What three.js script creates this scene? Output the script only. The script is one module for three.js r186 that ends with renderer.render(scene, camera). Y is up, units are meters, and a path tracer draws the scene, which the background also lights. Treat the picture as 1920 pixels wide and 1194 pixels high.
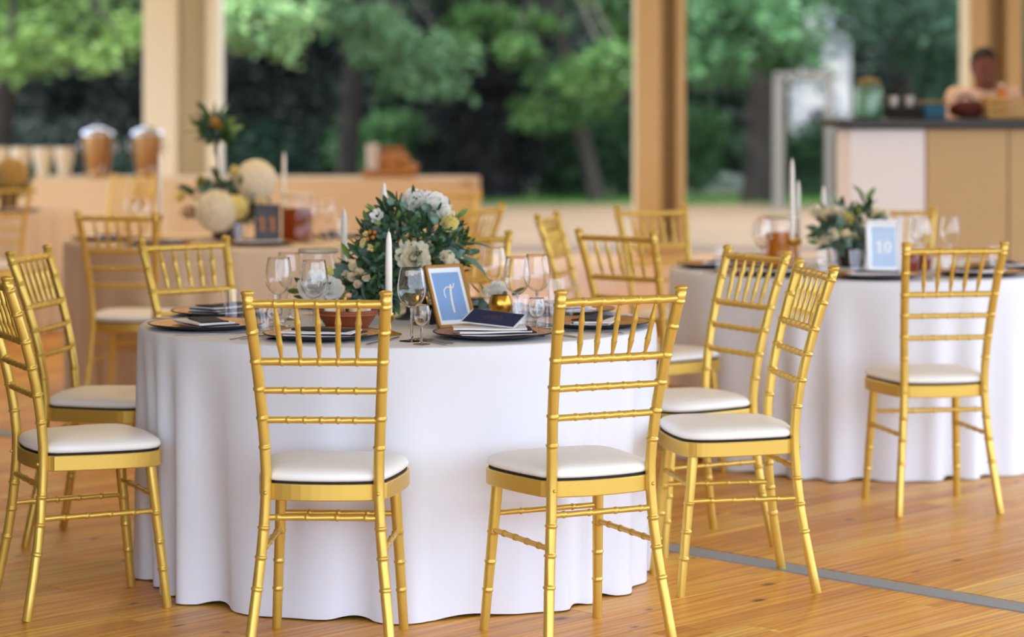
import * as THREE from 'three';
import { mergeGeometries, mergeVertices } from 'three/addons/utils/BufferGeometryUtils.js';
import { RoundedBoxGeometry } from 'three/addons/geometries/RoundedBoxGeometry.js';
import { MarchingCubes } from 'three/addons/objects/MarchingCubes.js';

// ---------------------------------------------------------------- camera, sky, sun, exposure
const scene = new THREE.Scene();
const EYE = 1.388;
const camera = new THREE.PerspectiveCamera(15.0, 1920 / 1194, 0.1, 300);
camera.position.set(0, EYE, 0);
camera.setViewOffset(1920, 1194, 0, 399, 1920, 1194);      // level camera, lens shifted down
camera.focus = 6.4;
camera.userData.fStop = 2.0;
scene.background = new THREE.Color().setRGB(0.82, 0.95, 1.22);   // bright overcast sky
scene.backgroundIntensity = 1.0;
const sun = new THREE.DirectionalLight(new THREE.Color().setRGB(1, 0.93, 0.8), 1.5);
sun.position.set(-20, 40, -16); sun.target.position.set(0, 0, -30); sun.shadow.radius = 4;
sun.castShadow = true; Object.assign(sun.shadow.camera, { left: -40, right: 40, top: 40, bottom: -40, far: 120 });
scene.add(sun, sun.target);
const renderer = new THREE.WebGLRenderer();
renderer.toneMapping = THREE.LinearToneMapping;
renderer.toneMappingExposure = 3.85;
renderer.shadowMap.enabled = true;

// ---------------------------------------------------------------- helpers
function rngOf(seed) { let a = seed >>> 0; return () => { a = (a + 0x6D2B79F5) | 0; let t = Math.imul(a ^ (a >>> 15), 1 | a); t = (t + Math.imul(t ^ (t >>> 7), 61 | t)) ^ t; return ((t ^ (t >>> 14)) >>> 0) / 4294967296; }; }
const V = (x, y, z) => new THREE.Vector3(x, y, z);
const W = (x, h, depth) => V(x, h, -depth);                // hall coordinates: x across, h height, depth from the camera's spot
const used = {};
function numbered(name) { const n = used[name] = (used[name] ?? -1) + 1; return n ? name + '_' + String(n).padStart(3, '0') : name; }
function tag(o, label, category, group, kind) { if (label) o.userData.label = label; if (category) o.userData.category = category; if (group) o.userData.group = group; if (kind) o.userData.kind = kind; return o; }
function thing(name, label, category, pos = V(0, 0, 0), turn = 0, group) {
  const g = new THREE.Group(); g.name = numbered(name); g.position.copy(pos); g.rotation.y = turn; scene.add(g); return tag(g, label, category, group);
}
function part(name, geo, mat, parent, pos, rot) {
  const m = new THREE.Mesh(geo, mat); m.name = name; m.castShadow = m.receiveShadow = true;
  if (pos) m.position.copy(pos); if (rot) m.rotation.set(rot[0], rot[1], rot[2]); parent.add(m); return m;
}
function solo(name, label, category, geo, mat, pos, turn = 0, group) {
  const m = part(numbered(name), geo, mat, scene, pos); m.rotation.y = turn; return tag(m, label, category, group);
}
function structure(name, geo, mat, label, pos) { const m = part(name, geo, mat, scene, pos); m.userData.kind = 'structure'; if (label) m.userData.label = label; return m; }
const box = (w, h, d, x = 0, y = 0, z = 0) => new THREE.BoxGeometry(w, h, d).translate(x, y, z);
const rbox = (w, h, d, r = 0.005, s = 2) => new RoundedBoxGeometry(w, h, d, s, r);
const lathe = (pts, seg = 28) => new THREE.LatheGeometry(pts.map(p => new THREE.Vector2(p[0], p[1])), seg);
const S = (hex, o = {}) => new THREE.MeshStandardMaterial({ color: hex, roughness: 0.6, side: THREE.DoubleSide, ...o });
const Ph = (hex, o = {}) => new THREE.MeshPhysicalMaterial({ color: hex, roughness: 0.6, side: THREE.DoubleSide, ...o });
// a tube along points with a radius at each
function sweep(pts, radii, sides = 8) {
  const P = [], I = [], n = pts.length; let up = null;
  for (let i = 0; i < n; i++) {
    const t = pts[Math.min(i + 1, n - 1)].clone().sub(pts[Math.max(i - 1, 0)]).normalize();
    if (!up) up = Math.abs(t.y) < 0.9 ? V(0, 1, 0) : V(1, 0, 0);
    const a = up.clone().addScaledVector(t, -up.dot(t)).normalize(), b = t.clone().cross(a); up = a;
    for (let k = 0; k < sides; k++) { const q = k / sides * 2 * Math.PI; const p = pts[i].clone().addScaledVector(a, Math.cos(q) * radii[i]).addScaledVector(b, Math.sin(q) * radii[i]); P.push(p.x, p.y, p.z); }
  }
  for (let i = 0; i < n - 1; i++) for (let k = 0; k < sides; k++) { const a = i * sides + k, b = i * sides + (k + 1) % sides; I.push(a, b, a + sides, b, b + sides, a + sides); }
  const c0 = P.length / 3; P.push(pts[0].x, pts[0].y, pts[0].z, pts[n - 1].x, pts[n - 1].y, pts[n - 1].z);
  for (let k = 0; k < sides; k++) { I.push(c0, (k + 1) % sides, k); const o = (n - 1) * sides; I.push(c0 + 1, o + k, o + (k + 1) % sides); }
  const g = new THREE.BufferGeometry(); g.setAttribute('position', new THREE.Float32BufferAttribute(P, 3)); g.setIndex(I); g.computeVertexNormals(); return g;
}
// a turned bamboo rod along a smooth path; nodes: places 0..1 of the raised rings
function bamboo(path, r0, nodes, bump, r1 = r0, sides = 10) {
  const curve = path.length > 2 ? new THREE.CatmullRomCurve3(path) : new THREE.LineCurve3(path[0], path[1]);
  const L = curve.getLength(), ts = new Set(); const m = path.length > 2 ? 16 : 3;
  for (let i = 0; i <= m; i++) ts.add(i / m);
  for (const t of nodes) for (const d of [-1, -0.62, -0.35, 0, 0.35, 0.62, 1]) ts.add(Math.min(1, Math.max(0, t + d * 0.008 / L)));
  const T = [...ts].sort((a, b) => a - b).filter((t, i, a) => !i || t - a[i - 1] > 1e-5);
  const R = T.map(t => { let r = r0 + (r1 - r0) * t; for (const q of nodes) { const d = Math.abs(t - q) * L / 0.008; if (d < 0.99) r += bump * (d < 0.5 ? 1 : d < 0.75 ? -0.35 : 0); } return r; });
  return sweep(T.map(t => curve.getPointAt(t)), R, sides);
}
function noise2(seed) {
  const r = rngOf(seed), N = 256, g = new Float32Array(N * N).map(() => r());
  return (x, y) => { const xi = Math.floor(x), yi = Math.floor(y); let fx = x - xi, fy = y - yi; fx = fx * fx * (3 - 2 * fx); fy = fy * fy * (3 - 2 * fy);
    const at = (i, j) => g[((j % N + N) % N) * N + ((i % N + N) % N)];
    return (at(xi, yi) * (1 - fx) + at(xi + 1, yi) * fx) * (1 - fy) + (at(xi, yi + 1) * (1 - fx) + at(xi + 1, yi + 1) * fx) * fy; };
}
function dataMap(w, h, fn, srgb = true) {
  const d = new Uint8Array(w * h * 4);
  for (let j = 0; j < h; j++) for (let i = 0; i < w; i++) { const c = fn(i / w, j / h), k = (j * w + i) * 4; d[k] = c[0]; d[k + 1] = c[1]; d[k + 2] = c[2]; d[k + 3] = 255; }
  const t = new THREE.DataTexture(d, w, h); t.wrapS = t.wrapT = THREE.RepeatWrapping; t.magFilter = THREE.LinearFilter; t.minFilter = THREE.LinearMipmapLinearFilter; t.generateMipmaps = true;
  if (srgb) t.colorSpace = THREE.SRGBColorSpace; t.needsUpdate = true; return t;
}
function canvasMap(w, h, draw) { const c = document.createElement('canvas'); c.width = w; c.height = h; draw(c.getContext('2d'), w, h); const t = new THREE.CanvasTexture(c); t.colorSpace = THREE.SRGBColorSpace; return t; }
const mix = (a, b, t) => a + (b - a) * t, mixc = (a, b, t) => [0, 1, 2].map(i => mix(a[i], b[i], Math.min(1, Math.max(0, t))));

// ---------------------------------------------------------------- materials
const n1 = noise2(11), n2 = noise2(23), n3 = noise2(37);
const knots = []; { const r = rngOf(5); for (let i = 0; i < 9; i++) knots.push([r(), r(), 0.004 + r() * 0.010]); }
const woodMap = dataMap(1024, 512, (u, v) => {           // 2.4 m along the grain by 0.9 m across
  const x = u * 2.4, y = v * 0.9; let w = 0, dark = 0;
  let yy = y + (n1(x * 2.1, y * 9) - 0.5) * 0.035;
  for (const [ku, kv, kr] of knots) { let dx = x - ku * 2.4, dy = y - kv * 0.9; const d = Math.hypot(dx * 0.35, dy); yy += Math.exp(-d * d / (kr * kr * 9)) * dy * 0.8; dark += Math.exp(-(dx * dx * 0.25 + dy * dy) / (kr * kr)); }
  w = 0.42 * n1(x * 3, yy * 130) + 0.33 * n2(x * 1.3, yy * 46) + 0.25 * n3(x * 5, yy * 300);
  const late = Math.pow(Math.abs(Math.sin(yy * 95 + 3 * n2(x * 0.8, yy * 14))), 9) * 0.22 * n3(x * 1.7, yy * 20);
  let c = mixc([204, 140, 46], [255, 212, 104], 0.1 + (w - 0.22) * 1.3);
  c = mixc(c, [122, 68, 22], late); c = mixc(c, [70, 34, 12], Math.min(1, dark));
  c = mixc(c, [196, 160, 120], Math.max(0, n2(x * 4 + 7, yy * 60) - 0.8) * 2);
  return c;
});
const woodRough = dataMap(256, 256, (u, v) => { const q = 95 + 60 * n1(u * 20, v * 90) + 30 * n2(u * 6, v * 6); return [q, q, q]; }, false);
const plankMats = [0xffffff, 0xfff2d8, 0xf3e0c4, 0xffeac8, 0xecd4ac].map(c => new THREE.MeshPhysicalMaterial({ color: c, map: woodMap, roughness: 0.95, roughnessMap: woodRough, clearcoat: 0.22, clearcoatRoughness: 0.25, side: THREE.DoubleSide }));
const gold = S('#dcb856', { metalness: 0.55, roughness: 0.34 });
const vinyl = S('#f8f6f0', { roughness: 0.5 });
const blackBoard = S('#15130f', { roughness: 0.8 });
const weave = dataMap(256, 256, (u, v) => { const q = 128 + 50 * Math.sin(u * 256 * Math.PI / 2) * 0.5 + 50 * Math.sin(v * 256 * Math.PI / 2) * 0.5 + 40 * (n1(u * 40, v * 40) - 0.5); return [q, q, q]; }, false);
const linen = S('#e8e9ed', { roughness: 0.95 });
const linenBack = S('#dfc8a6', { roughness: 0.95 });
const champagne = S('#dcc39c', { roughness: 0.95 });
const glassThin = Ph('#ffffff', { transmission: 1, roughness: 0.0, ior: 1.5, thickness: 0 });
const glassSolid = Ph('#ffffff', { transmission: 1, roughness: 0.0, ior: 1.45, thickness: 0.02 });
const wax = Ph('#f5efe0', { roughness: 0.45, sheen: 0.2 });
const brass = S('#c8973c', { metalness: 0.95, roughness: 0.22 });
const brassDull = S('#b98a45', { metalness: 0.8, roughness: 0.4 });
const steel = S('#c9ccd0', { metalness: 1, roughness: 0.2 });
const navy = S('#161c30', { roughness: 0.85 });
const whiteCloth = S('#f4f1ee', { roughness: 0.95 });
const cream = S('#dccfb2', { roughness: 0.7 });
const terracotta = S('#8c4420', { roughness: 0.5 });

// ---------------------------------------------------------------- the hall
const HX0 = -6.5, HX1 = 6.2, HZ0 = 1.2, HZ1 = 22.7, R2 = Math.SQRT1_2;
{ // floor: boards laid on the diagonal, a grey strip covers the joint between two deck panels
  const floor = new THREE.Group(); floor.name = 'floor'; floor.userData = { kind: 'structure', label: 'orange brown varnished pine board floor' }; scene.add(floor);
  part('subfloor', box(HX1 - HX0, 0.1, HZ1 - HZ0, (HX0 + HX1) / 2, -0.085, -(HZ0 + HZ1) / 2), S('#2a1a0e', { roughness: 1 }), floor);
  const rnd = rngOf(77), Wd = 0.118, gap = 0.0016, TH = 0.03;
  const clip = poly => { for (const [ax, lim, sgn] of [[0, HX0, 1], [0, HX1, -1], [1, HZ0, 1], [1, HZ1, -1]]) {
    const out = []; for (let i = 0; i < poly.length; i++) { const a = poly[i], b = poly[(i + 1) % poly.length], da = (a[ax] - lim) * sgn, db = (b[ax] - lim) * sgn;
      if (da >= 0) out.push(a); if ((da >= 0) !== (db >= 0)) { const t = da / (da - db); out.push([0, 1, 2, 3].map(k => mix(a[k], b[k], t))); } } poly = out; if (poly.length < 3) return null; } return poly; };
  const prism = (poly, top) => { const P = [], U = [], I = [], n = poly.length;
    for (const p of poly) { P.push(p[0], top, -p[1]); U.push(p[2], p[3]); }
    for (const p of poly) { P.push(p[0], top - TH, -p[1]); U.push(p[2], p[3]); }
    for (let i = 1; i < n - 1; i++) I.push(0, i, i + 1);
    for (let i = 0; i < n; i++) { const j = (i + 1) % n; I.push(i, j + n, j, i, i + n, j + n); }
    let g = new THREE.BufferGeometry(); g.setAttribute('position', new THREE.Float32BufferAttribute(P, 3)); g.setAttribute('uv', new THREE.Float32BufferAttribute(U, 2)); g.setIndex(I); g = g.toNonIndexed(); g.computeVertexNormals(); return g; };
  const all = [];
  for (let row = -60; row * Wd < 24; row++) {
    const v0 = row * Wd + gap / 2, v1 = v0 + Wd - gap;
    for (const side of [-1, 1]) {
      let u = side < 0 ? 5.67 : 5.792, first = true; const lim = side < 0 ? -7.5 : 21.5;
      while (side < 0 ? u > lim : u < lim) {
        const L = first ? 0.5 + rnd() * 1.9 : 1.6 + rnd() * 0.9; first = false;
        const a = side < 0 ? u - L : u, b = side < 0 ? u : u + L; u = side < 0 ? a - gap : b + gap;
        const ou = rnd() * 7, ov = rnd() * 7, top = (rnd() - 0.5) * 0.0012;
        const q = clip([[a, v0], [b, v0], [b, v1], [a, v1]].map(([x, y]) => [(x - y) * R2, (x + y) * R2, x / 2.4 + ou, y / 0.9 + ov]));
        if (!q) continue;
        const cx = q.reduce((s, p) => s + p[0], 0) / q.length, cz = q.reduce((s, p) => s + p[1], 0) / q.length;
        const inView = cz > 5.9 && Math.abs(cx) < 0.225 * cz + 0.7;
        all.push({ g: [q, top], m: Math.floor(rnd() * plankMats.length), d: inView ? cz : 100 + cz });
      }
    }
  }
  all.sort((a, b) => a.d - b.d);
  const rest = plankMats.map(() => []);
  all.forEach((p, i) => { const g = prism(...p.g); if (i < 290) part('floorboard', g, plankMats[p.m], floor); else rest[p.m].push(g); });
  const gs = rest.map(r => mergeGeometries(r)); const merged = mergeGeometries(gs, true);
  const far = part('floorboard_field', merged, plankMats, floor); far.userData.kind = 'stuff';
  // cover strip, clipped like a board
  const st = clip([[5.672, -12], [5.768, -12], [5.768, 22], [5.672, 22]].map(([x, y]) => [(x - y) * R2, (x + y) * R2, x, y]));
  const sg = prism(st, 0.0035); const strip = part('floor_joint_strip', sg, S('#97a0a6', { roughness: 0.55, metalness: 0.2 }), scene); tag(strip, 'flat grey strip covering the joint between two floor panels', 'floor strip');
}
const plaster = S('#efe9dc', { roughness: 0.95 });
const darkWood = S('#4a3220', { roughness: 0.7 });
structure('ceiling', box(HX1 - HX0 + 0.6, 0.12, HZ1 - HZ0 + 0.6, (HX0 + HX1) / 2, 3.66, -(HZ0 + HZ1) / 2), S('#e6eaee', { roughness: 0.95 }), 'pale ceiling of the hall');
structure('wall_left', box(0.15, 3.6, 12.8, HX0 - 0.08, 1.8, -7.6), darkWood, 'brown side wall of the hall');
structure('wall_light_block', box(2.9, 3.6, 0.15, HX0 + 1.35, 1.8, -1.12), darkWood, 'added brown wall out of view, cutting daylight beside the open side of the hall');  // unseen wall, added and sized to limit the daylight coming in
structure('wall_shade_screen', box(0.08, 1.5, 7.4, -2.4, 0.75, -5.0), darkWood, 'added low dark screen out of view, shading the floor beside the nearest table');  // unseen screen put in to darken the floor on the left
structure('wall_right', box(0.15, 3.6, 11, HX1 + 0.08, 1.8, -17.2), plaster, 'side wall beyond the bar');
// posts of the window front
const postPaint = S('#e6dec4', { roughness: 0.75 }), postWood = S('#d8c294', { roughness: 0.7 });
function gardenPost(n, x, boards, label) {                  // boards side by side: [width, set back, material]
  const g = new THREE.Group(); g.name = 'trim_' + n; g.position.copy(W(x, 0, HZ1 - 0.25)); g.userData = { kind: 'structure', label }; scene.add(g);
  let o = 0; for (const [w, back, m, nm] of boards) { part(nm, rbox(w, 3.59, back > 0.3 ? 0.1 : 0.5, 0.012).translate(o + w / 2, 1.797, back > 0.3 ? -0.3 : -0.1 - back), m, g); o += w; }
  part('plinth', rbox(o + 0.04, 0.14, 0.56, 0.01).translate(o / 2, 0.07, -0.08), boards[0][2], g);
}
gardenPost(1, -3.4, [[0.31, 0, postPaint, 'front_board'], [0.27, 0.5, postPaint, 'recessed_board'], [0.1, 0.02, postPaint, 'edge_batten']], 'broad cream post of the garden front behind the buffet');
gardenPost(2, 1.14, [[0.24, 0, postWood, 'front_board'], [0.14, 0.5, postWood, 'recessed_board'], [0.08, 0.04, postWood, 'edge_batten']], 'tan timber post of the garden front between the tables');
gardenPost(3, 4.22, [[0.18, 0, postWood, 'front_board'], [0.17, 0.5, postWood, 'recessed_board'], [0.15, 0.03, postWood, 'edge_batten']], 'tan timber post of the garden front behind the bar');
structure('wall_front', box(HX1 - HX0 + 0.3, 0.3, 0.12, (HX0 + HX1) / 2, 3.45, -HZ1), plaster, 'pale fascia above the open garden front');
// warm pendant lamps over the far half of the hall
const bulbMat = S('#fff1d8', { emissive: new THREE.Color().setRGB(1, 0.72, 0.42), emissiveIntensity: 1.5, roughness: 0.6 });
for (const [x, d] of [[-1.5, 11.2], [-0.9, 16], [2.4, 15.5]]) {
  const t = thing('pendant_lamp', 'round warm white glass pendant lamp hanging from the ceiling', 'lamp', W(x, 2.95, d), 0, 'pendant lamps under the ceiling');
  part('globe', new THREE.SphereGeometry(0.14, 24, 16), bulbMat, t);
  part('cord', new THREE.CylinderGeometry(0.006, 0.006, 0.52, 8).translate(0, 0.39, 0), blackBoard, t);
  part('canopy', lathe([[0, 0.649], [0.05, 0.649], [0.05, 0.62], [0.01, 0.61]]), brassDull, t);
  const L = new THREE.PointLight(new THREE.Color().setRGB(1, 0.74, 0.46), 1.1); L.shadow.radius = 7; L.castShadow = true; L.name = 'lamp_light'; t.add(L);
}

// ---------------------------------------------------------------- round tables with their cloths
function clothGeometry(R, H, seed, folds, amp) {
  const r = rngOf(seed), ph = Array.from({ length: 6 }, () => r() * 6.283), NA = 420, NT = 26, P = [], I = [];
  const f = (a) => { const w = a + 0.10 * Math.sin(3 * a + ph[0]) + 0.05 * Math.sin(7 * a + ph[1]);
    const s = Math.sin(folds * w + ph[2]), env = 0.55 + 0.45 * Math.sin(4 * a + ph[3]) * Math.sin(a * 3 + ph[4]);
    return (Math.sign(s) * Math.pow(Math.abs(s), 0.8)) * env + 0.35 * Math.sin(folds * 0.5 * a + ph[5]) ; };
  const rows = [];
  for (const q of [0, 0.5, 0.9, 0.965, 0.985]) rows.push(['top', q]);
  for (let i = 0; i <= NT; i++) rows.push(['side', i / NT]);
  for (const [k, q] of rows) for (let i = 0; i < NA; i++) {
    const a = i / NA * 2 * Math.PI; let rad, y;
    if (k === 'top') { rad = R * q; y = H; }
    else { const t = q, F = f(a), grow = Math.pow(t, 0.75);
      rad = R + 0.002 - 0.024 * t + amp * grow * (F * 0.5 - 0.04) + 0.006 * t * t * Math.sin(9 * a + ph[1]);
      y = H - 0.006 - t * (H - 0.010) + (t > 0.8 ? (t - 0.8) * 0.06 * Math.max(0, -F) : 0); if (t < 0.02) { rad = R - 0.001; y = H - 0.003; } 
      if (t > 0.95) rad += 0.006 * Math.max(0, Math.sin(5 * a + ph[4])); }
    P.push(rad * Math.cos(a), y, rad * Math.sin(a));
  }
  for (let j = 0; j < rows.length - 1; j++) for (let i = 0; i < NA; i++) { const a = j * NA + i, b = j * NA + (i + 1) % NA; I.push(a, b, a + NA, b, b + NA, a + NA); }
  const g = new THREE.BufferGeometry(); g.setAttribute('position', new THREE.Float32BufferAttribute(P, 3)); g.setIndex(I); g.computeVertexNormals(); return g;
}
const TH = 0.74;
function roundTable(x, d, seed, tableLabel, clothLabel, mat) {
  const t = thing('round_table', tableLabel, 'table', W(x, 0, d), 0);
  part('tabletop', new THREE.CylinderGeometry(0.755, 0.755, 0.025, 48).translate(0, TH - 0.018, 0), S('#a8815a'), t);
  part('pedestal', lathe([[0.3, 0.004], [0.3, 0.03], [0.05, 0.07], [0.04, 0.7], [0.12, 0.71]]), S('#3a3a3a', { metalness: 0.6 }), t);
  const c = solo('tablecloth', clothLabel, 'tablecloth', clothGeometry(0.77, TH, seed, 24, 0.09), mat, W(x, 0, d)); c.userData.group = 'floor length round tablecloths'; return t;
}
const MT = [-0.339, 7.24], RT = [1.40, 9.66], LT = [-1.40, 11.77], FT = [-3.5, 15.15];
roundTable(...MT, 3, 'round banquet table under white cloth, set around the framed number seven', 'white floor length cloth on the round table with the framed number seven', linen);
roundTable(...RT, 8, 'round banquet table under white cloth in front of the bar', 'white floor length cloth on the round table in front of the bar', linen);
roundTable(...LT, 15, 'round banquet table under pale cloth with slate blue number card', 'pale floor length cloth on the round table with the slate number card', linenBack);
roundTable(...FT, 21, 'round banquet table under pale cloth near the buffet', 'pale floor length cloth on the round table near the buffet', linenBack);

// ---------------------------------------------------------------- gold bamboo-style ballroom chairs
function seatOutline(inset = 0) {
  const s = new THREE.Shape(), k = 1 - inset / 0.19; const p = (x, z) => [x * k * 0.94, (z - 0.012) * k + 0.012];
  const M = (x, z) => s.moveTo(...p(x, z)), L = (x, z) => s.lineTo(...p(x, z)), B = (a, b, c, d, e, f) => s.bezierCurveTo(...p(a, b), ...p(c, d), ...p(e, f));
  M(-0.128, -0.150); B(-0.06, -0.172, 0.06, -0.172, 0.128, -0.150); L(0.150, -0.140); L(0.168, -0.122);
  B(0.190, -0.04, 0.203, 0.05, 0.203, 0.100); B(0.203, 0.165, 0.17, 0.182, 0.12, 0.187); B(0.05, 0.196, -0.05, 0.196, -0.12, 0.187);
  B(-0.17, 0.182, -0.203, 0.165, -0.203, 0.100); B(-0.203, 0.05, -0.190, -0.04, -0.168, -0.122); L(-0.150, -0.140); L(-0.128, -0.150); return s;
}
function chairParts(root) {
  const px = [[0, 0.180, -0.205], [0.10, 0.170, -0.186], [0.22, 0.157, -0.166], [0.36, 0.1455, -0.153], [0.46, 0.1425, -0.150], [0.60, 0.149, -0.167], [0.75, 0.159, -0.203], [0.915, 0.1725, -0.256]];
  for (const s of [-1, 1]) {
    const path = px.map(([y, x, z]) => V(s * x, y, z)); const nodes = [0.175, 0.252, 0.325, 0.525, 0.6, 0.675, 0.748, 0.825, 0.893].map(y => y / 0.915 * 0.998);
    const post = part('back_post', bamboo(path, 0.0135, nodes, 0.0024, 0.0145, 12), gold, root);
    part('finial', lathe([[0, 0.02], [0.009, 0.0195], [0.0165, 0.016], [0.0175, 0.012], [0.0155, 0.008], [0.0135, 0.004], [0.0145, 0]], 14).translate(s * 0.1725, 0.912, -0.256), gold, post);
    part('screw_cover', new THREE.SphereGeometry(0.005, 8, 6).translate(s * 0.1425, 0.415, -0.165), gold, post);
    part('front_leg', bamboo([V(s * 0.170, 0, 0.192), V(s * 0.150, 0.398, 0.150)], 0.0125, [0.27, 0.46, 0.66], 0.002, 0.0155, 12), gold, root);
    part('side_stretcher', bamboo([V(s * 0.157, 0.268, 0.163), V(s * 0.152, 0.268, -0.161)], 0.0075, [0.2, 0.4, 0.6, 0.8], 0.002, 0.0075, 8), gold, root);
  }
  const at = (y) => { for (let i = 1; i < px.length; i++) if (y <= px[i][0]) { const t = (y - px[i - 1][0]) / (px[i][0] - px[i - 1][0]); return [mix(px[i - 1][1], px[i][1], t), mix(px[i - 1][2], px[i][2], t)]; } return px.at(-1).slice(1); };
  const sp = y => mix(0.0473, 0.0525, (y - 0.749) / 0.148);
  for (const [y, r] of [[0.897, 0.0108], [0.749, 0.0102], [0.675, 0.0086], [0.599, 0.0086]]) { const [x, z] = at(y); const n = [-2, -1, 0, 1, 2].map(i => 0.5 + i * sp(y) / (2 * x)); part('back_rail', bamboo([V(-x, y, z), V(x, y, z)], r, n, 0.0016, r, 10), gold, root); }
  const zt = at(0.89)[1], zb = at(0.755)[1];
  for (let i = -2; i <= 2; i++) {
    const a = V(i * sp(0.749), 0.753, zb), b = V(i * sp(0.897), 0.892, zt), T = [0, 0.08, 0.2, 0.27, 0.29, 0.31, 0.4, 0.52, 0.655, 0.68, 0.705, 0.8, 0.92, 1], Rr = [0.0042, 0.0045, 0.0068, 0.0076, 0.0088, 0.0076, 0.0070, 0.0066, 0.0076, 0.0088, 0.0076, 0.0060, 0.0045, 0.0042];
    part('spindle', sweep(T.map(t => a.clone().lerp(b, t)), Rr, 8), gold, root);
  }
  { const [x, z] = at(0.352); part('rear_stretcher', bamboo([V(-x, 0.352, z), V(x, 0.352, z)], 0.0078, [0.12, 0.37, 0.63, 0.88], 0.0017, 0.0078, 8), gold, root); }
  part('front_stretcher', bamboo([V(-0.154, 0.312, 0.159), V(0.154, 0.312, 0.159)], 0.0075, [0.25, 0.5, 0.75], 0.0017, 0.0075, 8), gold, root);
  const frame = new THREE.ExtrudeGeometry(seatOutline(), { depth: 0.036, bevelEnabled: true, bevelSize: 0.003, bevelThickness: 0.003, bevelSegments: 2, curveSegments: 10 }); frame.rotateX(Math.PI / 2).translate(0, 0.434, 0);
  part('seat_frame', frame, gold, root);
  const board = new THREE.ExtrudeGeometry(seatOutline(0.004), { depth: 0.006, bevelEnabled: false, curveSegments: 10 }); board.rotateX(Math.PI / 2).translate(0, 0.4425, 0);
  part('seat_board', board, blackBoard, root);
  const out = seatOutline(0.003).getPoints(12).slice(0, -1), P = [], I = [], n = out.length;
  const rings = [[0.012, 0.441], [0.002, 0.4435], [-0.003, 0.449], [-0.003, 0.456], [0.0, 0.462], [0.009, 0.469], [0.026, 0.4745], [0.055, 0.478], [0.1, 0.480], [0.15, 0.481]];
  for (const [ins, y] of rings) for (const p of out) { const k = 1 - ins / 0.19; P.push(p.x * k, y, (p.y - 0.012) * k + 0.012); }
  P.push(0, 0.4812, 0.012);
  for (let j = 0; j < rings.length - 1; j++) for (let i = 0; i < n; i++) { const a = j * n + i, b = j * n + (i + 1) % n; I.push(a, a + n, b, b, a + n, b + n); }
  for (let i = 0; i < n; i++) I.push((rings.length - 1) * n + i, P.length / 3 - 1, (rings.length - 1) * n + (i + 1) % n);
  const g = new THREE.BufferGeometry(); g.setAttribute('position', new THREE.Float32BufferAttribute(P, 3)); g.setIndex(I); g.computeVertexNormals();
  part('cushion', g, vinyl, root).userData.label = 'white vinyl seat pad';
}
let chair0 = null;
function chair(x, d, fx, fd, label, group) {
  const turn = Math.atan2(fx, -fd); let c;
  if (!chair0) { c = chair0 = thing('ballroom_chair', label, 'chair'); chairParts(c); }
  else { c = chair0.clone(); c.name = numbered('ballroom_chair'); scene.add(c); c.userData = {}; }
  c.position.copy(W(x, 0, d)); c.rotation.set(0, turn, 0); tag(c, label, 'chair', group);
}
const GM = 'gold chairs around the table with number seven', GR = 'gold chairs around the table in front of the bar', GL = 'gold chairs around the tables near the buffet';
chair(-0.468, 6.235, 0.06, 0.998, 'gold ballroom chair backed to the viewer, with the terracotta bowl beyond its backrest', GM);
chair(0.163, 6.315, -0.44, 0.898, 'gold ballroom chair standing slightly askew, beside the framed number seven and navy menu', GM);
chair(-1.2, 6.76, 0.9, 0.435, 'gold ballroom chair seen from its side over dark floor, first from the terracotta bowl chair', GM);
chair(-1.30, 7.745, 0.99, -0.15, 'gold ballroom chair with its cream seat half under the cloth, behind the sideways chair', GM);
chair(-0.972, 8.20, 0.65, -0.76, 'gold ballroom chair beyond the two stacked place settings, facing the flowers', GM);
chair(0.561, 7.68, -0.887, -0.459, 'gold ballroom chair between the two white tables, seat tucked to the number seven table', GM);
chair(0.636, 7.03, -0.985, -0.17, 'gold ballroom chair with its legs on the grey floor strip', GM);
chair(-0.21, 8.645, -0.1, -0.99, 'gold ballroom chair mostly hidden behind the tall flower arrangement', GM);
chair(1.448, 8.39, -0.17, 0.985, 'gold ballroom chair alone before the white cloth of the bar side table', GR);
chair(0.545, 9.105, 0.64, 0.77, 'gold ballroom chair angled behind the number seven glasses, facing the bar side table', GR);
chair(0.398, 10.285, 0.97, -0.25, 'gold ballroom chair seen edge on, standing apart on the open floor', GR);
chair(0.737, 10.81, 0.40, -0.92, 'gold ballroom chair before the tan window post, facing the bar side table', GR);
chair(1.70, 10.80, -0.2, -0.98, 'gold ballroom chair behind the pale framed card, against the white bar panel', GR);
chair(-1.68, 10.755, 0.15, 0.99, 'gold ballroom chair with a cream seat, backed to us at the slate card table', GL);
chair(-0.354, 11.33, -0.87, 0.49, 'gold ballroom chair turned sideways beyond the flowers, at the slate card table', GL);
chair(-0.48, 13.02, -0.7, -0.7, 'gold ballroom chair in front of the rounded end of the buffet cloth', GL);
chair(-3.06, 14.12, -0.5, 0.87, 'gold ballroom chair before the cream vases, turned to the farthest table', GL);
chair(-2.66, 15.98, -0.5, -0.87, 'gold ballroom chair right below the copper urns', GL);
chair(-2.5, 15.05, -0.85, 0.2, 'gold ballroom chair behind the tall lone candle, at the farthest table', GL);

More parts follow.
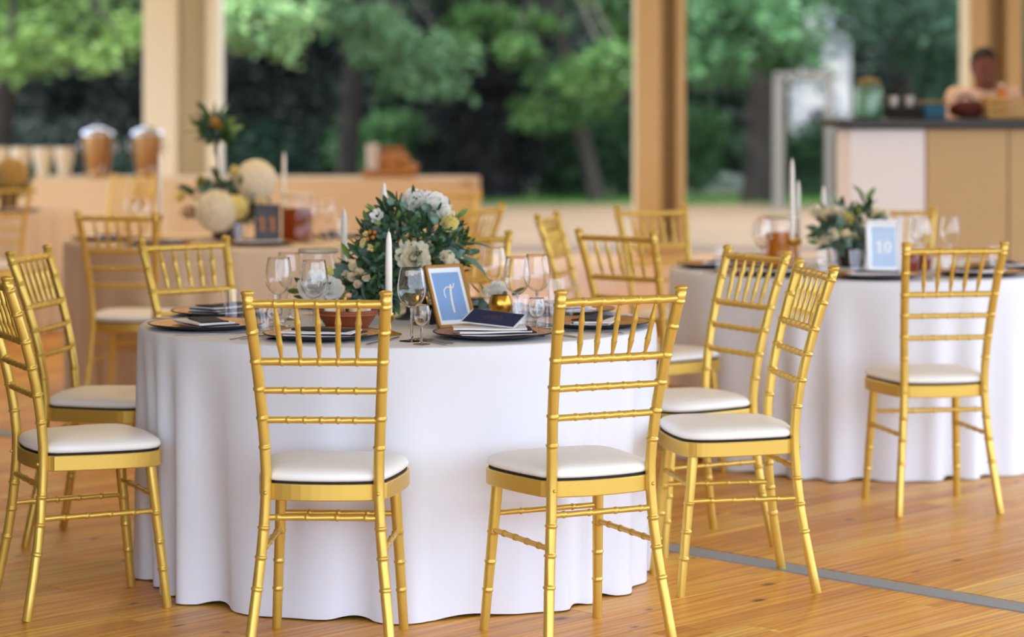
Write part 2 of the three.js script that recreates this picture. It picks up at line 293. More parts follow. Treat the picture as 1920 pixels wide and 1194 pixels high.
// ---------------------------------------------------------------- buffet, bar and their things
{ const t = thing('buffet_table', 'long buffet table under a champagne cloth before the windows', 'table', W(-2.55, 0, 20.6));
  part('tabletop', rbox(4.4, 0.03, 0.74, 0.01).translate(0, 0.74, 0), S('#a8815a'), t);
  for (const s of [-2, 2]) for (const z of [-0.3, 0.3]) part('leg', box(0.05, 0.72, 0.05, s, 0.362, z), S('#444444'), t);
  // cloth: rounded rectangle with soft pleats
  const P = [], I = [], N = 640, rows = [[0, 0.98], [0.005, 1]], a = 2.27, b = 0.40, rc = 0.16; for (let i = 0; i <= 14; i++) rows.push([i / 14, 2]);
  const per = []; for (let i = 0; i < N; i++) { const q = i / N * 2 * Math.PI, cx = Math.cos(q), cz = Math.sin(q); const k = 1 / Math.pow(Math.pow(Math.abs(cx), 9) + Math.pow(Math.abs(cz), 9), 1 / 9); per.push([cx * k * a, cz * k * b]); }
  // even spacing along the border
  let len = [0]; for (let i = 1; i <= N; i++) len.push(len[i - 1] + Math.hypot(per[i % N][0] - per[i - 1][0], per[i % N][1] - per[i - 1][1]));
  const ring = []; for (let i = 0, j = 0; i < N; i++) { const s = i / N * len[N]; while (len[j + 1] < s) j++; const t2 = (s - len[j]) / (len[j + 1] - len[j]); ring.push([mix(per[j][0], per[(j + 1) % N][0], t2), mix(per[j][1], per[(j + 1) % N][1], t2), s]); }
  for (const [t2, k] of rows) for (const [x, z, s] of ring) { if (k < 2) { P.push(x * k, 0.775 + (k < 1 ? 0.003 : 0), z * k); } else { const l = Math.hypot(x / a, z / b), o = 0.004 + 0.03 * t2 * Math.sin(s * 9 + Math.sin(s * 2.3) * 2); P.push(x + o * Math.sign(x) * Math.pow(Math.abs(x / a), 8), 0.772 - t2 * 0.765, z + o * Math.sign(z) * Math.pow(Math.abs(z / b), 3)); } }
  P.push(0, 0.778, 0); const c = P.length / 3 - 1; for (let i = 0; i < N; i++) I.push(c, (i + 1) % N, i);
  for (let j = 0; j < rows.length - 1; j++) for (let i = 0; i < N; i++) { const p = j * N + i, q = j * N + (i + 1) % N; I.push(p, q, p + N, q, q + N, p + N); }
  const g = new THREE.BufferGeometry(); g.setAttribute('position', new THREE.Float32BufferAttribute(P, 3)); g.setIndex(I); g.computeVertexNormals();
  solo('buffet_cloth', 'champagne coloured cloth with a rounded corner draped over the long buffet', 'tablecloth', g, champagne, W(-2.55, 0, 20.6));
}
for (const [x, d, l] of [[-3.51, 20.5, 'copper coloured drinks urn with a silver lid, next to the cream vases'], [-3.09, 20.5, 'copper coloured drinks urn with a silver lid, against the cream post']]) {
  const t = thing('drinks_urn', l, 'urn', W(x, 0.779, d), 0.4, 'drinks urns on the buffet');
  const cop = S('#a47a4a', { metalness: 0.75, roughness: 0.35 });
  part('body', lathe([[0, 0], [0.105, 0], [0.11, 0.02], [0.09, 0.04], [0.1, 0.08], [0.118, 0.2], [0.12, 0.34], [0.115, 0.36]]), cop, t);
  part('lid', lathe([[0.135, 0.355], [0.14, 0.37], [0.12, 0.395], [0.06, 0.42], [0.015, 0.43], [0.018, 0.45], [0, 0.455]]), steel, t);
  part('tap', sweep([V(0, 0.09, 0.1), V(0, 0.09, 0.15), V(0, 0.06, 0.155)], [0.012, 0.012, 0.008]), steel, t);
  for (const s of [-1, 1]) part('handle', new THREE.TorusGeometry(0.035, 0.007, 6, 14).rotateY(0).translate(s * 0.135, 0.26, 0), steel, t);
}
for (let i = 0; i < 4; i++) solo('vase', ['cream tapered vase at the end of the row away from the urns', 'cream tapered vase third from the copper urns', 'cream tapered vase second from the copper urns', 'cream tapered vase right beside the copper urns'][i], 'vase', lathe([[0, 0], [0.05, 0], [0.052, 0.01], [0.06, 0.08], [0.082, 0.16], [0.088, 0.22], [0.08, 0.25], [0.074, 0.255], [0.072, 0.24], [0, 0.03]]), cream, W(-4.36 + i * 0.185, 0.779, 20.55), 0, 'cream vases on the buffet');
{ const t = thing('bread_display', 'brown wicker bread basket with a pale liner tilted up on the buffet', 'basket', W(-1.04, 0.779, 20.55));
  const wick = S('#a9713a', { roughness: 0.8 });
  part('base', rbox(0.46, 0.07, 0.3, 0.02).translate(0, 0.035, 0), wick, t);
  part('liner', rbox(0.1, 0.23, 0.26, 0.02).rotateZ(0.06).translate(-0.14, 0.17, 0), S('#c9c2b8', { roughness: 0.9 }), t);
  part('back_panel', rbox(0.2, 0.2, 0.04, 0.015).translate(0.02, 0.16, -0.09), wick, t);
  const rr = rngOf(9); for (let i = 0; i < 7; i++) part('bread_roll', new THREE.SphereGeometry(0.055, 12, 8).scale(1.25, 0.75, 1), S('#b98043'), t, V(-0.04 + i % 4 * 0.075, 0.09 + (i > 3 ? 0.07 : 0), 0.03 + rr() * 0.05));
}
{ // the bar: a run of tall panels under a dark top
  const t = thing('bar_counter', 'tall bar counter with pale panels and a dark worktop', 'bar', W(3.25, 0, 13.9));
  const tan = S('#cbab79', { roughness: 0.6 }), white = S('#f3f1ec', { roughness: 0.5 });
  part('carcass', box(2.64, 1.26, 0.5, 0, 0.632, -0.06), S('#b3946a'), t);
  [[0, 0.428, white], [0.436, 0.46, tan], [0.904, 0.46, tan], [1.372, 0.62, tan], [2.0, 0.64, tan]].forEach(([o, w, m]) => part('front_panel', rbox(w, 1.24, 0.02, 0.004).translate(-1.34 + o + w / 2, 0.632, 0.2), m, t));
  part('end_panel', rbox(0.02, 1.24, 0.5, 0.004).translate(-1.335, 0.632, -0.06), white, t);
  part('worktop', rbox(2.8, 0.05, 0.66, 0.012).translate(-0.02, 1.287, -0.05), S('#20221f', { roughness: 0.35 }), t);
}
const BT = 1.3125;
{ const t = thing('drink_dispenser', 'pale green glass drink dispenser with a mustard lid on the bar', 'dispenser', W(2.05, BT, 13.9));
  part('jar', lathe([[0, 0], [0.075, 0], [0.085, 0.02], [0.085, 0.17], [0.06, 0.2], [0.055, 0.21]]), Ph('#bfe3cf', { transmission: 0.8, roughness: 0.1, thickness: 0 }), t);
  part('liquid', lathe([[0, 0.01], [0.072, 0.01], [0.078, 0.03], [0.078, 0.15], [0, 0.15]]), S('#c5d6c4'), t);
  part('lid', lathe([[0.062, 0.205], [0.066, 0.225], [0.02, 0.235], [0, 0.237]]), S('#8d7a2c'), t); }
{ const t = thing('drinks_tray', 'black tray with pale cups on the bar', 'tray', W(2.24, BT, 13.82)); part('tray', rbox(0.19, 0.07, 0.2, 0.015).translate(0, 0.035, 0), blackBoard, t); for (const x of [-0.06, 0.03]) part('cup', lathe([[0, 0.07], [0.022, 0.07], [0.03, 0.13], [0.027, 0.13], [0.02, 0.076]]), S('#cfc4bd'), t, V(x, 0, 0)); }
{ const t = thing('storage_box', 'teal plastic box with a yellow tray on it, on the bar', 'box', W(2.41, BT, 13.86)); part('body', rbox(0.13, 0.085, 0.18, 0.012).translate(0, 0.0425, 0), S('#0d5a6e'), t); part('lid', rbox(0.15, 0.02, 0.2, 0.006).translate(0, 0.096, 0), S('#8a7530'), t); }
{ const t = thing('cloth_bag', 'dark red bag slumped on the bar beside the teal box', 'bag', W(2.6, BT, 13.86)); part('body', new THREE.SphereGeometry(0.1, 20, 14).scale(1.0, 0.52, 0.9).translate(0, 0.053, 0), S('#5a1d12', { roughness: 0.9 }), t); part('strap', new THREE.TorusGeometry(0.04, 0.007, 6, 16, Math.PI).translate(0, 0.095, 0), S('#4a170e'), t); }
for (const [x, n] of [[2.86, 0], [3.2, 1]]) {
  const t = thing('wooden_crate', n ? 'slatted wooden crate at the far end of the bar top' : 'slatted wooden crate on the bar in front of the person', 'crate', W(x, BT, 13.84));
  const wd = S('#c59a55', { roughness: 0.7 });
  for (const z of [-0.1, 0.1]) for (let i = 0; i < 3; i++) part('slat', rbox(0.32, 0.032, 0.012, 0.003).translate(0, 0.022 + i * 0.044, z), wd, t);
  for (const x2 of [-0.155, 0.155]) { for (let i = 0; i < 3; i++) part('slat', rbox(0.012, 0.032, 0.19, 0.003).translate(x2, 0.022 + i * 0.044, 0), wd, t); }
  for (const x2 of [-0.145, 0.145]) for (const z of [-0.09, 0.09]) part('corner_block', rbox(0.02, 0.135, 0.02, 0.003).translate(x2, 0.0675, z), wd, t);
  part('bottom', box(0.3, 0.008, 0.19, 0, 0.005, 0), wd, t);
}
{ const t = thing('juice_bottle', 'orange bottle standing in the slatted crate in front of the person', 'bottle', W(2.8, BT + 0.0095, 13.84)); part('body', lathe([[0, 0], [0.035, 0], [0.036, 0.12], [0.03, 0.145], [0.014, 0.165], [0.014, 0.18]]), S('#cf7426', { roughness: 0.3 }), t); part('cap', lathe([[0, 0.195], [0.016, 0.195], [0.016, 0.178]]), S('#e9e2d4'), t); }

// ---------------------------------------------------------------- the person behind the bar
function fieldMesh(fn, c, half, res) {                     // surface where fn = 0 (negative inside)
  const mc = new MarchingCubes(res, new THREE.MeshBasicMaterial(), false, false, 400000); mc.isolation = 0;
  for (let k = 0; k < res; k++) for (let j = 0; j < res; j++) for (let i = 0; i < res; i++) { const q = (n) => (n - res / 2) / (res / 2) * half; mc.field[k * res * res + j * res + i] = -fn(c.x + q(i), c.y + q(j), c.z + q(k)); }
  mc.update(); const n = mc.count ?? mc.geometry.drawRange.count; const P = mc.positionArray.slice(0, n * 3), N = mc.normalArray.slice(0, n * 3);
  for (let i = 0; i < n; i++) { P[i * 3] = P[i * 3] * half + c.x; P[i * 3 + 1] = P[i * 3 + 1] * half + c.y; P[i * 3 + 2] = P[i * 3 + 2] * half + c.z; }
  const g = new THREE.BufferGeometry(); g.setAttribute('position', new THREE.BufferAttribute(P, 3)); g.setAttribute('normal', new THREE.BufferAttribute(N, 3)); return g;
}
const cap = (x, y, z, a, b) => { const dx = b[0] - a[0], dy = b[1] - a[1], dz = b[2] - a[2], l = dx * dx + dy * dy + dz * dz; let t = l ? ((x - a[0]) * dx + (y - a[1]) * dy + (z - a[2]) * dz) / l : 0; t = t < 0 ? 0 : t > 1 ? 1 : t; return Math.hypot(x - a[0] - dx * t, y - a[1] - dy * t, z - a[2] - dz * t) - mix(a[3], b[3], t); };
const smin = (a, b, k) => { const h = Math.max(k - Math.abs(a - b), 0) / k; return Math.min(a, b) - h * h * k * 0.25; };
{ const t = thing('person', 'dark haired person in a pale shirt and dark apron working behind the bar', 'person', W(2.92, 0, 14.95), 0.15);
  const J = { pel: [0, 0.95, 0, 0.135], wai: [0, 1.1, 0, 0.12], che: [0, 1.3, 0, 0.135], nk: [0, 1.46, -0.01, 0.058], hd: [0, 1.55, 0.015, 0.062] };
  const arms = [-1, 1].map(s => [[s * 0.175, 1.435, 0, 0.058], [s * 0.25, 1.15, 0.06, 0.042], [s * 0.15, 1.08, 0.28, 0.03], [s * 0.13, 1.09, 0.33, 0.034]]);
  const legs = [-1, 1].map(s => [[s * 0.09, 0.92, 0, 0.088], [s * 0.1, 0.5, 0.02, 0.058], [s * 0.1, 0.09, -0.01, 0.04], [s * 0.11, 0.035, 0.12, 0.035]]);
  const torso = (x, y, z) => { let d = cap(x * 0.82, y, z * 1.25, J.pel, J.wai); d = smin(d, cap(x * 0.82, y, z * 1.25, J.wai, J.che), 0.08); d = smin(d, cap(x, y, z, [-0.14, 1.42, 0, 0.068], [0.14, 1.42, 0, 0.068]), 0.08); return d; };
  const limbs = (x, y, z, list) => { let d = 9; for (const L of list) for (let i = 0; i < 3; i++) d = smin(d, cap(x, y, z, L[i], L[i + 1]), 0.03); return d; };
  const bodyF = (x, y, z) => { let d = smin(torso(x, y, z), limbs(x, y, z, arms), 0.05); d = smin(d, limbs(x, y, z, legs), 0.05); return smin(d, cap(x, y, z, J.nk, J.hd), 0.04); };
  const headF = (x, y, z) => { let d = Math.hypot(x / 0.074, (y - 1.635) / 0.105, (z - 0.0) / 0.093) - 1; d *= 0.08; d = smin(d, cap(x, y, z, [0, 1.56, 0.045, 0.042], [0, 1.545, 0.06, 0.03]), 0.04); d = smin(d, cap(x, y, z, [0, 1.64, 0.085, 0.008], [0, 1.61, 0.108, 0.013]), 0.015);
    for (const s of [-1, 1]) { d = smin(d, cap(x, y, z, [s * 0.075, 1.64, -0.01, 0.014], [s * 0.078, 1.61, -0.005, 0.01]), 0.01); d = Math.max(d, 0.016 - Math.hypot(x - s * 0.03, y - 1.64, z - 0.098)); d = smin(d, Math.hypot(x - s * 0.03, y - 1.638, z - 0.082) - 0.012, 0.004); }
    d = smin(d, cap(x, y, z, [-0.02, 1.583, 0.084, 0.007], [0.02, 1.583, 0.084, 0.007]), 0.006); return smin(d, cap(x, y, z, J.nk, J.hd), 0.03); };
  const hands = [-1, 1].map(s => { const b = [s * 0.13, 1.09, 0.345]; const list = [[[...b, 0.026], [b[0] - s * 0.005, 1.088, 0.40, 0.03]]];
    [[-0.03, 0.062], [-0.01, 0.075], [0.01, 0.07], [0.03, 0.055]].forEach(([o, l]) => { list.push([[b[0] + o, 1.09, 0.41, 0.0095], [b[0] + o, 1.085, 0.41 + l * 0.6, 0.0088]]); list.push([[b[0] + o, 1.085, 0.41 + l * 0.6, 0.0088], [b[0] + o, 1.066, 0.41 + l, 0.0078]]); });
    list.push([[b[0] - s * 0.025, 1.085, 0.36, 0.012], [b[0] - s * 0.055, 1.08, 0.395, 0.0095]]); list.push([[b[0] - s * 0.055, 1.08, 0.395, 0.0095], [b[0] - s * 0.06, 1.072, 0.425, 0.008]]); return list; });
  const handF = L => (x, y, z) => { let d = 9; for (const [a, b] of L) d = smin(d, cap(x, y, z, a, b), 0.006); return d; };
  const skin = S('#7a4632', { roughness: 0.6 });
  part('body', mergeGeometries([fieldMesh(bodyF, V(0, 0.85, 0), 0.98, 110), fieldMesh(headF, V(0, 1.6, 0.01), 0.17, 70), ...hands.map((h, i) => fieldMesh(handF(h), V((i ? 1 : -1) * 0.13, 1.08, 0.4), 0.1, 56))]), skin, t);
  part('shirt', fieldMesh((x, y, z) => Math.max(smin(torso(x, y, z), limbs(x, y, z, arms.map(a => [a[0], a[1], a[2], a[2]])), 0.05) - 0.012, 0.93 - y, y - 1.485 - Math.abs(x) * 0.1, z - 0.27), V(0, 1.15, 0.05), 0.4, 80), S('#e0bfa6', { roughness: 0.9 }), t);
  part('trousers', fieldMesh((x, y, z) => Math.max(smin(cap(x * 0.82, y, z * 1.25, J.pel, J.wai), limbs(x, y, z, legs), 0.05) - 0.014, y - 0.98, 0.09 - y), V(0, 0.55, 0), 0.56, 80), S('#22242a'), t);
  part('apron', fieldMesh((x, y, z) => Math.max(Math.abs(torso(x, y, z) - 0.022) - 0.009, Math.abs(x) - (y > 1.12 ? 0.115 : 0.19), 0.6 - y, y - 1.42, 0.02 - z), V(0, 1.0, 0.06), 0.45, 90), S('#14181c', { roughness: 0.9 }), t);
  part('hair', fieldMesh((x, y, z) => Math.max(0.085 * (Math.hypot(x / 0.084, (y - 1.648) / 0.106, (z + 0.012) / 0.104) - 1), (1.655 - y) + z * 0.45 - (z < -0.02 ? 0.08 : 0)), V(0, 1.64, 0), 0.15, 60), S('#17110c', { roughness: 0.8 }), t);
}

// ---------------------------------------------------------------- table things: builders
const shell = (pts, th) => { const c = new THREE.SplineCurve(pts.map(p => new THREE.Vector2(...p))).getPoints(18); const inn = c.map((p, i) => { const a = c[Math.max(0, i - 1)], b = c[Math.min(c.length - 1, i + 1)], l = Math.hypot(b.x - a.x, b.y - a.y); return [Math.max(0, p.x - (b.y - a.y) / l * th), p.y + (b.x - a.x) / l * th]; }); return lathe([[0, pts[0][1]], ...c.map(p => [p.x, p.y]), ...inn.reverse(), [0, pts[0][1] + th]], 40); };
const wineGlass = () => { const g = new THREE.Group();
  part('bowl', shell([[0.004, 0.092], [0.018, 0.098], [0.030, 0.110], [0.038, 0.128], [0.040, 0.145], [0.037, 0.172], [0.0315, 0.203]], 0.0011), glassSolid, g);
  const stem = part('stem', lathe([[0, 0.006], [0.006, 0.0065], [0.0038, 0.018], [0.0034, 0.075], [0.006, 0.089], [0, 0.094]], 14), glassSolid, g);
  part('foot', lathe([[0, 0.0005], [0.034, 0.0005], [0.0345, 0.002], [0.012, 0.0045], [0.005, 0.0075], [0, 0.0075]], 28), glassSolid, g); return g; };
const cordial = () => { const g = new THREE.Group(); part('bowl', shell([[0.003, 0.05], [0.014, 0.056], [0.0215, 0.07], [0.022, 0.088], [0.0195, 0.108]], 0.001), glassSolid, g); part('stem', lathe([[0, 0.004], [0.0045, 0.005], [0.003, 0.02], [0.003, 0.045], [0, 0.051]], 12), glassSolid, g); part('foot', lathe([[0, 0.0005], [0.024, 0.0005], [0.024, 0.002], [0.006, 0.005], [0, 0.005]], 24), glassSolid, g); return g; };
const tumbler = () => { const g = new THREE.Group(); const w = part('wall', lathe([[0.0275, 0.012], [0.0335, 0.06], [0.036, 0.098], [0.0345, 0.098], [0.032, 0.06], [0.0262, 0.013]], 36), glassThin, g); part('base', lathe([[0, 0.0005], [0.025, 0.0005], [0.0272, 0.003], [0.0276, 0.012], [0, 0.012]], 32), glassSolid, g); return g; };
const protos = { wine_glass: wineGlass(), cordial_glass: cordial(), tumbler: tumbler() };
function glass(kind, x, d, label, group, scale = 1) { const o = protos[kind].clone(); o.name = numbered(kind); o.position.copy(W(x, TH, d)); o.scale.setScalar(scale); scene.add(o); tag(o, label, 'glass', group); }
function candle(x, d, h0, h1, label, group, holder = 'brass') {
  const t = thing('candlestick', label.replace('taper candle', 'candle holder of the taper candle'), 'candle holder', W(x, TH, d), 0, group && group + ', holders'), m = holder === 'glass' ? glassSolid : brass;
  const y = h0 - TH; part('base', lathe([[0, 0.0005], [0.036, 0.0005], [0.037, 0.004], [0.02, 0.009], [0.007, 0.014], [0.007, Math.max(0.015, y - 0.022)]], 24), m, t);
  part('socket', lathe([[0.007, y - 0.022], [0.014, y - 0.016], [0.015, y + 0.006], [0.011, y + 0.006], [0.011, y - 0.004], [0, y - 0.004]], 20), brass, t);
  const c = thing('taper_candle', label, 'candle', W(x, h0 - 0.003, d), 0, group), L = h1 - h0;
  part('wax', lathe([[0, 0], [0.0098, 0], [0.0098, L * 0.6], [0.0085, L * 0.88], [0.005, L * 0.975], [0.0015, L]], 16), wax, c); part('wick', new THREE.CylinderGeometry(0.0008, 0.0008, 0.008, 6).translate(0, L + 0.003, 0), S('#d8cfbf'), c);
}
function slab(w, d, th, wave, seed, rc = 0.006) { const g = new THREE.BoxGeometry(w, th, d, 12, 1, 8), p = g.attributes.position, r = rngOf(seed), a = r() * 6, b = r() * 6; for (let i = 0; i < p.count; i++) { const x = p.getX(i), z = p.getZ(i); p.setY(i, p.getY(i) + wave * (Math.sin(x * 26 + a) * 0.6 + Math.sin(z * 34 + b + x * 9) * 0.4)); } g.computeVertexNormals(); return g; }
const slateDark = S('#171318', { roughness: 0.45 });
const chargerTop = (() => { const nA = noise2(91); const m = dataMap(256, 256, (u, v) => mixc([150, 92, 34], [224, 166, 90], nA(u * 9, v * 60) * 0.6 + nA(u * 30 + 9, v * 8) * 0.4)); const t = S('#ffffff', { map: m, roughness: 0.42, metalness: 0.15 }); return t; })();
const chargerGeo = [lathe([[0, 0.0005], [0.105, 0.0005], [0.118, 0.004], [0.165, 0.013], [0.170, 0.0155], [0.1695, 0.018], [0.163, 0.0165]], 56), lathe([[0.164, 0.0168], [0.158, 0.0152], [0.118, 0.0075], [0.105, 0.005], [0, 0.005]], 56)];
const slabsW = [1, 2, 3].map(i => slab(0.205, 0.11, 0.0042, 0.0016, i + 40)), slabsN = [1, 2].map(i => slab(0.208, 0.113, 0.0038, 0.0016, i + 60));
const menuGeo = slab(0.1, 0.15, 0.0016, 0.0006, 4);
const menuMap = canvasMap(256, 384, (c, w, h) => { c.fillStyle = '#1b2650'; c.fillRect(0, 0, w, h); c.fillStyle = '#6a3a48'; for (let i = 0; i < 9; i++) { const l = 60 + (i * 37) % 70; c.fillRect(w / 2 - l / 2, 120 + i * 16, l, 5); } });
const menuMat = S('#ffffff', { map: menuMap, roughness: 0.95 });
const forkGeo = (() => { const s = new THREE.Shape(); s.moveTo(-0.004, -0.1); s.lineTo(0.004, -0.1); s.lineTo(0.0025, 0.01); s.lineTo(0.0105, 0.035); let x = 0.0105; for (let i = 0; i < 4; i++) { s.lineTo(x, 0.085); s.lineTo(x - 0.0028, 0.085); if (i < 3) { s.lineTo(x - 0.0032, 0.045); s.lineTo(x - 0.0056, 0.045); } x -= 0.0060; } s.lineTo(-0.0105, 0.035); s.lineTo(-0.0025, 0.01); return new THREE.ExtrudeGeometry(s, { depth: 0.002, bevelEnabled: true, bevelSize: 0.0005, bevelThickness: 0.0006, bevelSegments: 1 }).rotateX(-Math.PI / 2); })();
const knifeGeo = (() => { const s = new THREE.Shape(); s.moveTo(-0.0055, -0.115); s.lineTo(0.0055, -0.115); s.lineTo(0.004, -0.02); s.lineTo(0.009, 0); s.bezierCurveTo(0.011, 0.06, 0.009, 0.09, -0.003, 0.11); s.lineTo(-0.004, -0.02); return new THREE.ExtrudeGeometry(s, { depth: 0.002, bevelEnabled: true, bevelSize: 0.0006, bevelThickness: 0.0006, bevelSegments: 1 }).rotateX(-Math.PI / 2); })();
// ox, od: charger centre from the table centre. name: what sets the place apart
function setting(T, ox, od, name, opt = {}, group) {
  const x = T[0] + ox, d = T[1] + od, out = Math.atan2(ox, -od);       // turn: local +z points outwards, to the sitter
  const t = thing('charger_plate', 'gold topped charger plate with dark rim ' + name, 'plate', W(x, TH + 0.0008, d), out, group && group + ', chargers');
  part('rim', chargerGeo[0], slateDark, t); part('face', chargerGeo[1], chargerTop, t).userData.label = 'gold wood grain face';
  const off = opt.nx ?? 0, k = thing('napkin', 'striped napkin on the charger ' + name, 'napkin', W(x + off * Math.cos(out), TH + 0.0062, d + off * Math.sin(out) ), out + (opt.turn ?? 0.1), group && group + ', napkins');
  let y = 0.004; const seq = opt.layers ?? ['W', 'N', 'W', 'N'];
  seq.forEach((c, i) => { const th = 0.0040; part(c === 'W' ? 'fold' : 'stripe', c === 'W' ? slabsW[i % 3] : slabsN[i % 2], c === 'W' ? whiteCloth : navy, k, V((i % 2) * 0.010 - i * 0.003, y + th / 2 + 0.0012 * i, (i % 3) * 0.006 - 0.004), [0, (i % 3) * 0.05 - 0.06 * i, 0]); if (c === 'N' && i === seq.length - 1) k.children.at(-1).scale.set(0.8, 1, 0.72); y += th - 0.0012; });
  if (opt.menu) { const c = thing('menu_card', 'navy menu card on the napkin ' + name, 'menu', W(x + opt.menu[0], TH + 0.0062 + 0.047, d + opt.menu[1]), opt.menu[2]); c.rotation.set(0.26, opt.menu[2], 0); const m = part('card', menuGeo, menuMat, c, V(0, 0, 0), [0, 0, 0]); part('backing', slab(0.112, 0.162, 0.0012, 0.0005, 7).translate(0, -0.0022, 0), whiteCloth, c, V(0, 0, 0), [0, 0, 0]); }
  const cut = (geo, nm, lx, lz, tw, what) => { const p = V(lx, 0, lz).applyAxisAngle(V(0, 1, 0), out); const m = solo(nm, 'polished steel ' + what + ' beside the charger ' + name, 'cutlery', geo, steel, W(x + p.x, TH + 0.0014, d - p.z), out + tw, 'cutlery beside the charger ' + name); };
  if (opt.cutlery !== false) { cut(forkGeo, 'fork', -0.195, 0.02, 0, 'outer fork'); cut(forkGeo, 'fork', -0.222, 0.03, 0, 'inner fork'); cut(knifeGeo, 'knife', 0.193, 0.02, 0, 'knife'); }
}
const GS = 'place settings on the number seven table';
setting(MT, 0.287, -0.475, 'by the framed number seven', { menu: [0.0, 0.02, 1.25], turn: -0.3, layers: ['W', 'N', 'W', 'N', 'W'], nx: 0.0 }, GS);
setting(MT, -0.185, -0.505, 'in front of the terracotta bowl', { turn: 0.15, layers: ['W', 'N', 'W', 'N'] }, GS);
setting(MT, -0.55, -0.20, 'nearest the sideways chair', { turn: 0.2 }, GS);
setting(MT, -0.545, 0.235, 'stacked high beyond the sideways chair place', { turn: -0.15, layers: ['W', 'N', 'W', 'N', 'W', 'N'] }, GS);
setting(MT, 0.58, -0.14, 'next to the gold goblet tumblers', { turn: 0.1 }, GS);
setting(MT, 0.49, 0.30, 'beyond the clear cylinder glass', { turn: 0.0, layers: ['W', 'N', 'W', 'N', 'W', 'N'] }, GS);
setting(MT, -0.2, 0.56, 'behind the empty lidded jar', { cutlery: false }, GS);
setting(MT, 0.16, 0.57, 'behind the tall flowers', { cutlery: false }, GS);
const GRS = 'place settings on the table in front of the bar';
for (const [a, n, o] of [[-0.05, 'before the pale framed card', {}], [-0.8, 'behind the strip side chair', {}], [-1.62, 'at the amber jar', {}], [-2.4, 'facing the tan post', { cutlery: false }], [0.75, 'at the outer edge of the bar side table', {}], [1.5, 'under the bar side wine glasses', { cutlery: false }]]) setting(RT, 0.57 * Math.sin(a), -0.57 * Math.cos(a), n, { turn: 0.1 + a * 0.1, ...o }, GRS);
const GLS = 'place settings on the table with the slate card';
for (const [a, n] of [[-0.45, 'over the backed chair at the slate card table'], [0.4, 'before the slate number card'], [-1.3, 'at the lone candle'], [1.9, 'past the amber tea jar']]) setting(LT, 0.57 * Math.sin(a), -0.57 * Math.cos(a), n, { cutlery: false }, GLS);
for (const [a, n] of [[0.9, 'on the farthest table near the open side'], [0.1, 'on the farthest table before the vases']]) setting(FT, 0.57 * Math.sin(a), -0.57 * Math.cos(a), n, { cutlery: false });

// glasses on the number seven table
const GG = 'glasses on the number seven table';
glass('wine_glass', -0.276, 6.65, 'tall wine glass between the white candle and the framed number', GG);
glass('cordial_glass', -0.245, 6.56, 'small stemmed cordial glass before the tall wine glass', GG);
glass('wine_glass', -0.57, 6.97, 'wine glass in front of the white peony', GG);
glass('wine_glass', -0.675, 7.33, 'wine glass behind, between the peony and the charger stack', GG);
glass('wine_glass', -0.685, 7.10, 'wine glass with a bright glint, beside the charger stack', GG);
glass('wine_glass', -0.055, 7.62, 'wine glass close behind the drooping eucalyptus leaf', GG);
glass('wine_glass', 0.015, 7.14, 'wine glass standing behind the gold goblet', GG);
glass('wine_glass', 0.075, 7.235, 'wine glass with two glints behind the tumblers', GG);
glass('tumbler', -0.828, 7.22, 'short tumbler at the edge beside the charger stack', GG);
glass('tumbler', -0.70, 6.90, 'short tumbler among the wine glasses near the bowl', GG, 0.9);
glass('tumbler', -0.70, 7.215, 'short tumbler tucked behind the terracotta bowl glasses', GG, 0.9);
glass('tumbler', 0.035, 6.87, 'tumbler right beside the gold goblet', GG);
glass('tumbler', 0.098, 6.94, 'tumbler second from the gold goblet', GG);
glass('tumbler', 0.04, 7.02, 'tumbler between the gold goblet and the wine glasses', GG);
glass('cordial_glass', 0.07, 6.80, 'small stemmed cordial glass before the tumblers', GG);
glass('cordial_glass', -0.66, 6.72, 'small stemmed cordial glass by the terracotta bowl place', GG);
glass('tumbler', 0.15, 7.30, 'tall clear cylinder glass at the back of the tumblers', GG, 1.25);
for (const [x, d, l] of [[0.985, 9.50, 'wine glass nearest the tan post on the bar side table'], [1.03, 9.79, 'wine glass close behind the orange drink jar'], [1.62, 9.55, 'wine glass right behind the pale framed card'], [1.76, 9.72, 'wine glass standing alone before the tan bar panel'], [1.66, 9.87, 'wine glass second behind the pale framed card']]) glass('wine_glass', x, d, l, 'wine glasses on the bar side table');
for (const [x, d, l] of [[0.82, 9.4, 'tumbler at the charger by the amber jar'], [1.32, 9.22, 'tumbler just beside the pale framed card'], [1.69, 9.33, 'tumbler next to the red brown drinks'], [1.9, 9.45, 'tumbler at the outer edge of the bar side table'], [1.2, 9.25, 'tumbler in front of the small cream posy']]) glass('tumbler', x, d, l, 'tumblers on the bar side table');
for (const [x, d, l] of [[-0.88, 11.6, 'wine glass second past the dark amber tea jar'], [-0.95, 11.4, 'wine glass right in front of the dark amber tea jar'], [-1.75, 11.5, 'wine glass beside the tall lone candle'], [-1.85, 11.8, 'wine glass behind the tall lone candle']]) glass('wine_glass', x, d, l, 'wine glasses on the slate card table');
for (const [x, d, l] of [[-1.27, 11.3, 'tumbler between the hydrangea and the slate card'], [-0.83, 11.75, 'tumbler at the edge past the dark amber tea jar']]) glass('tumbler', x, d, l, 'tumblers on the slate card table');

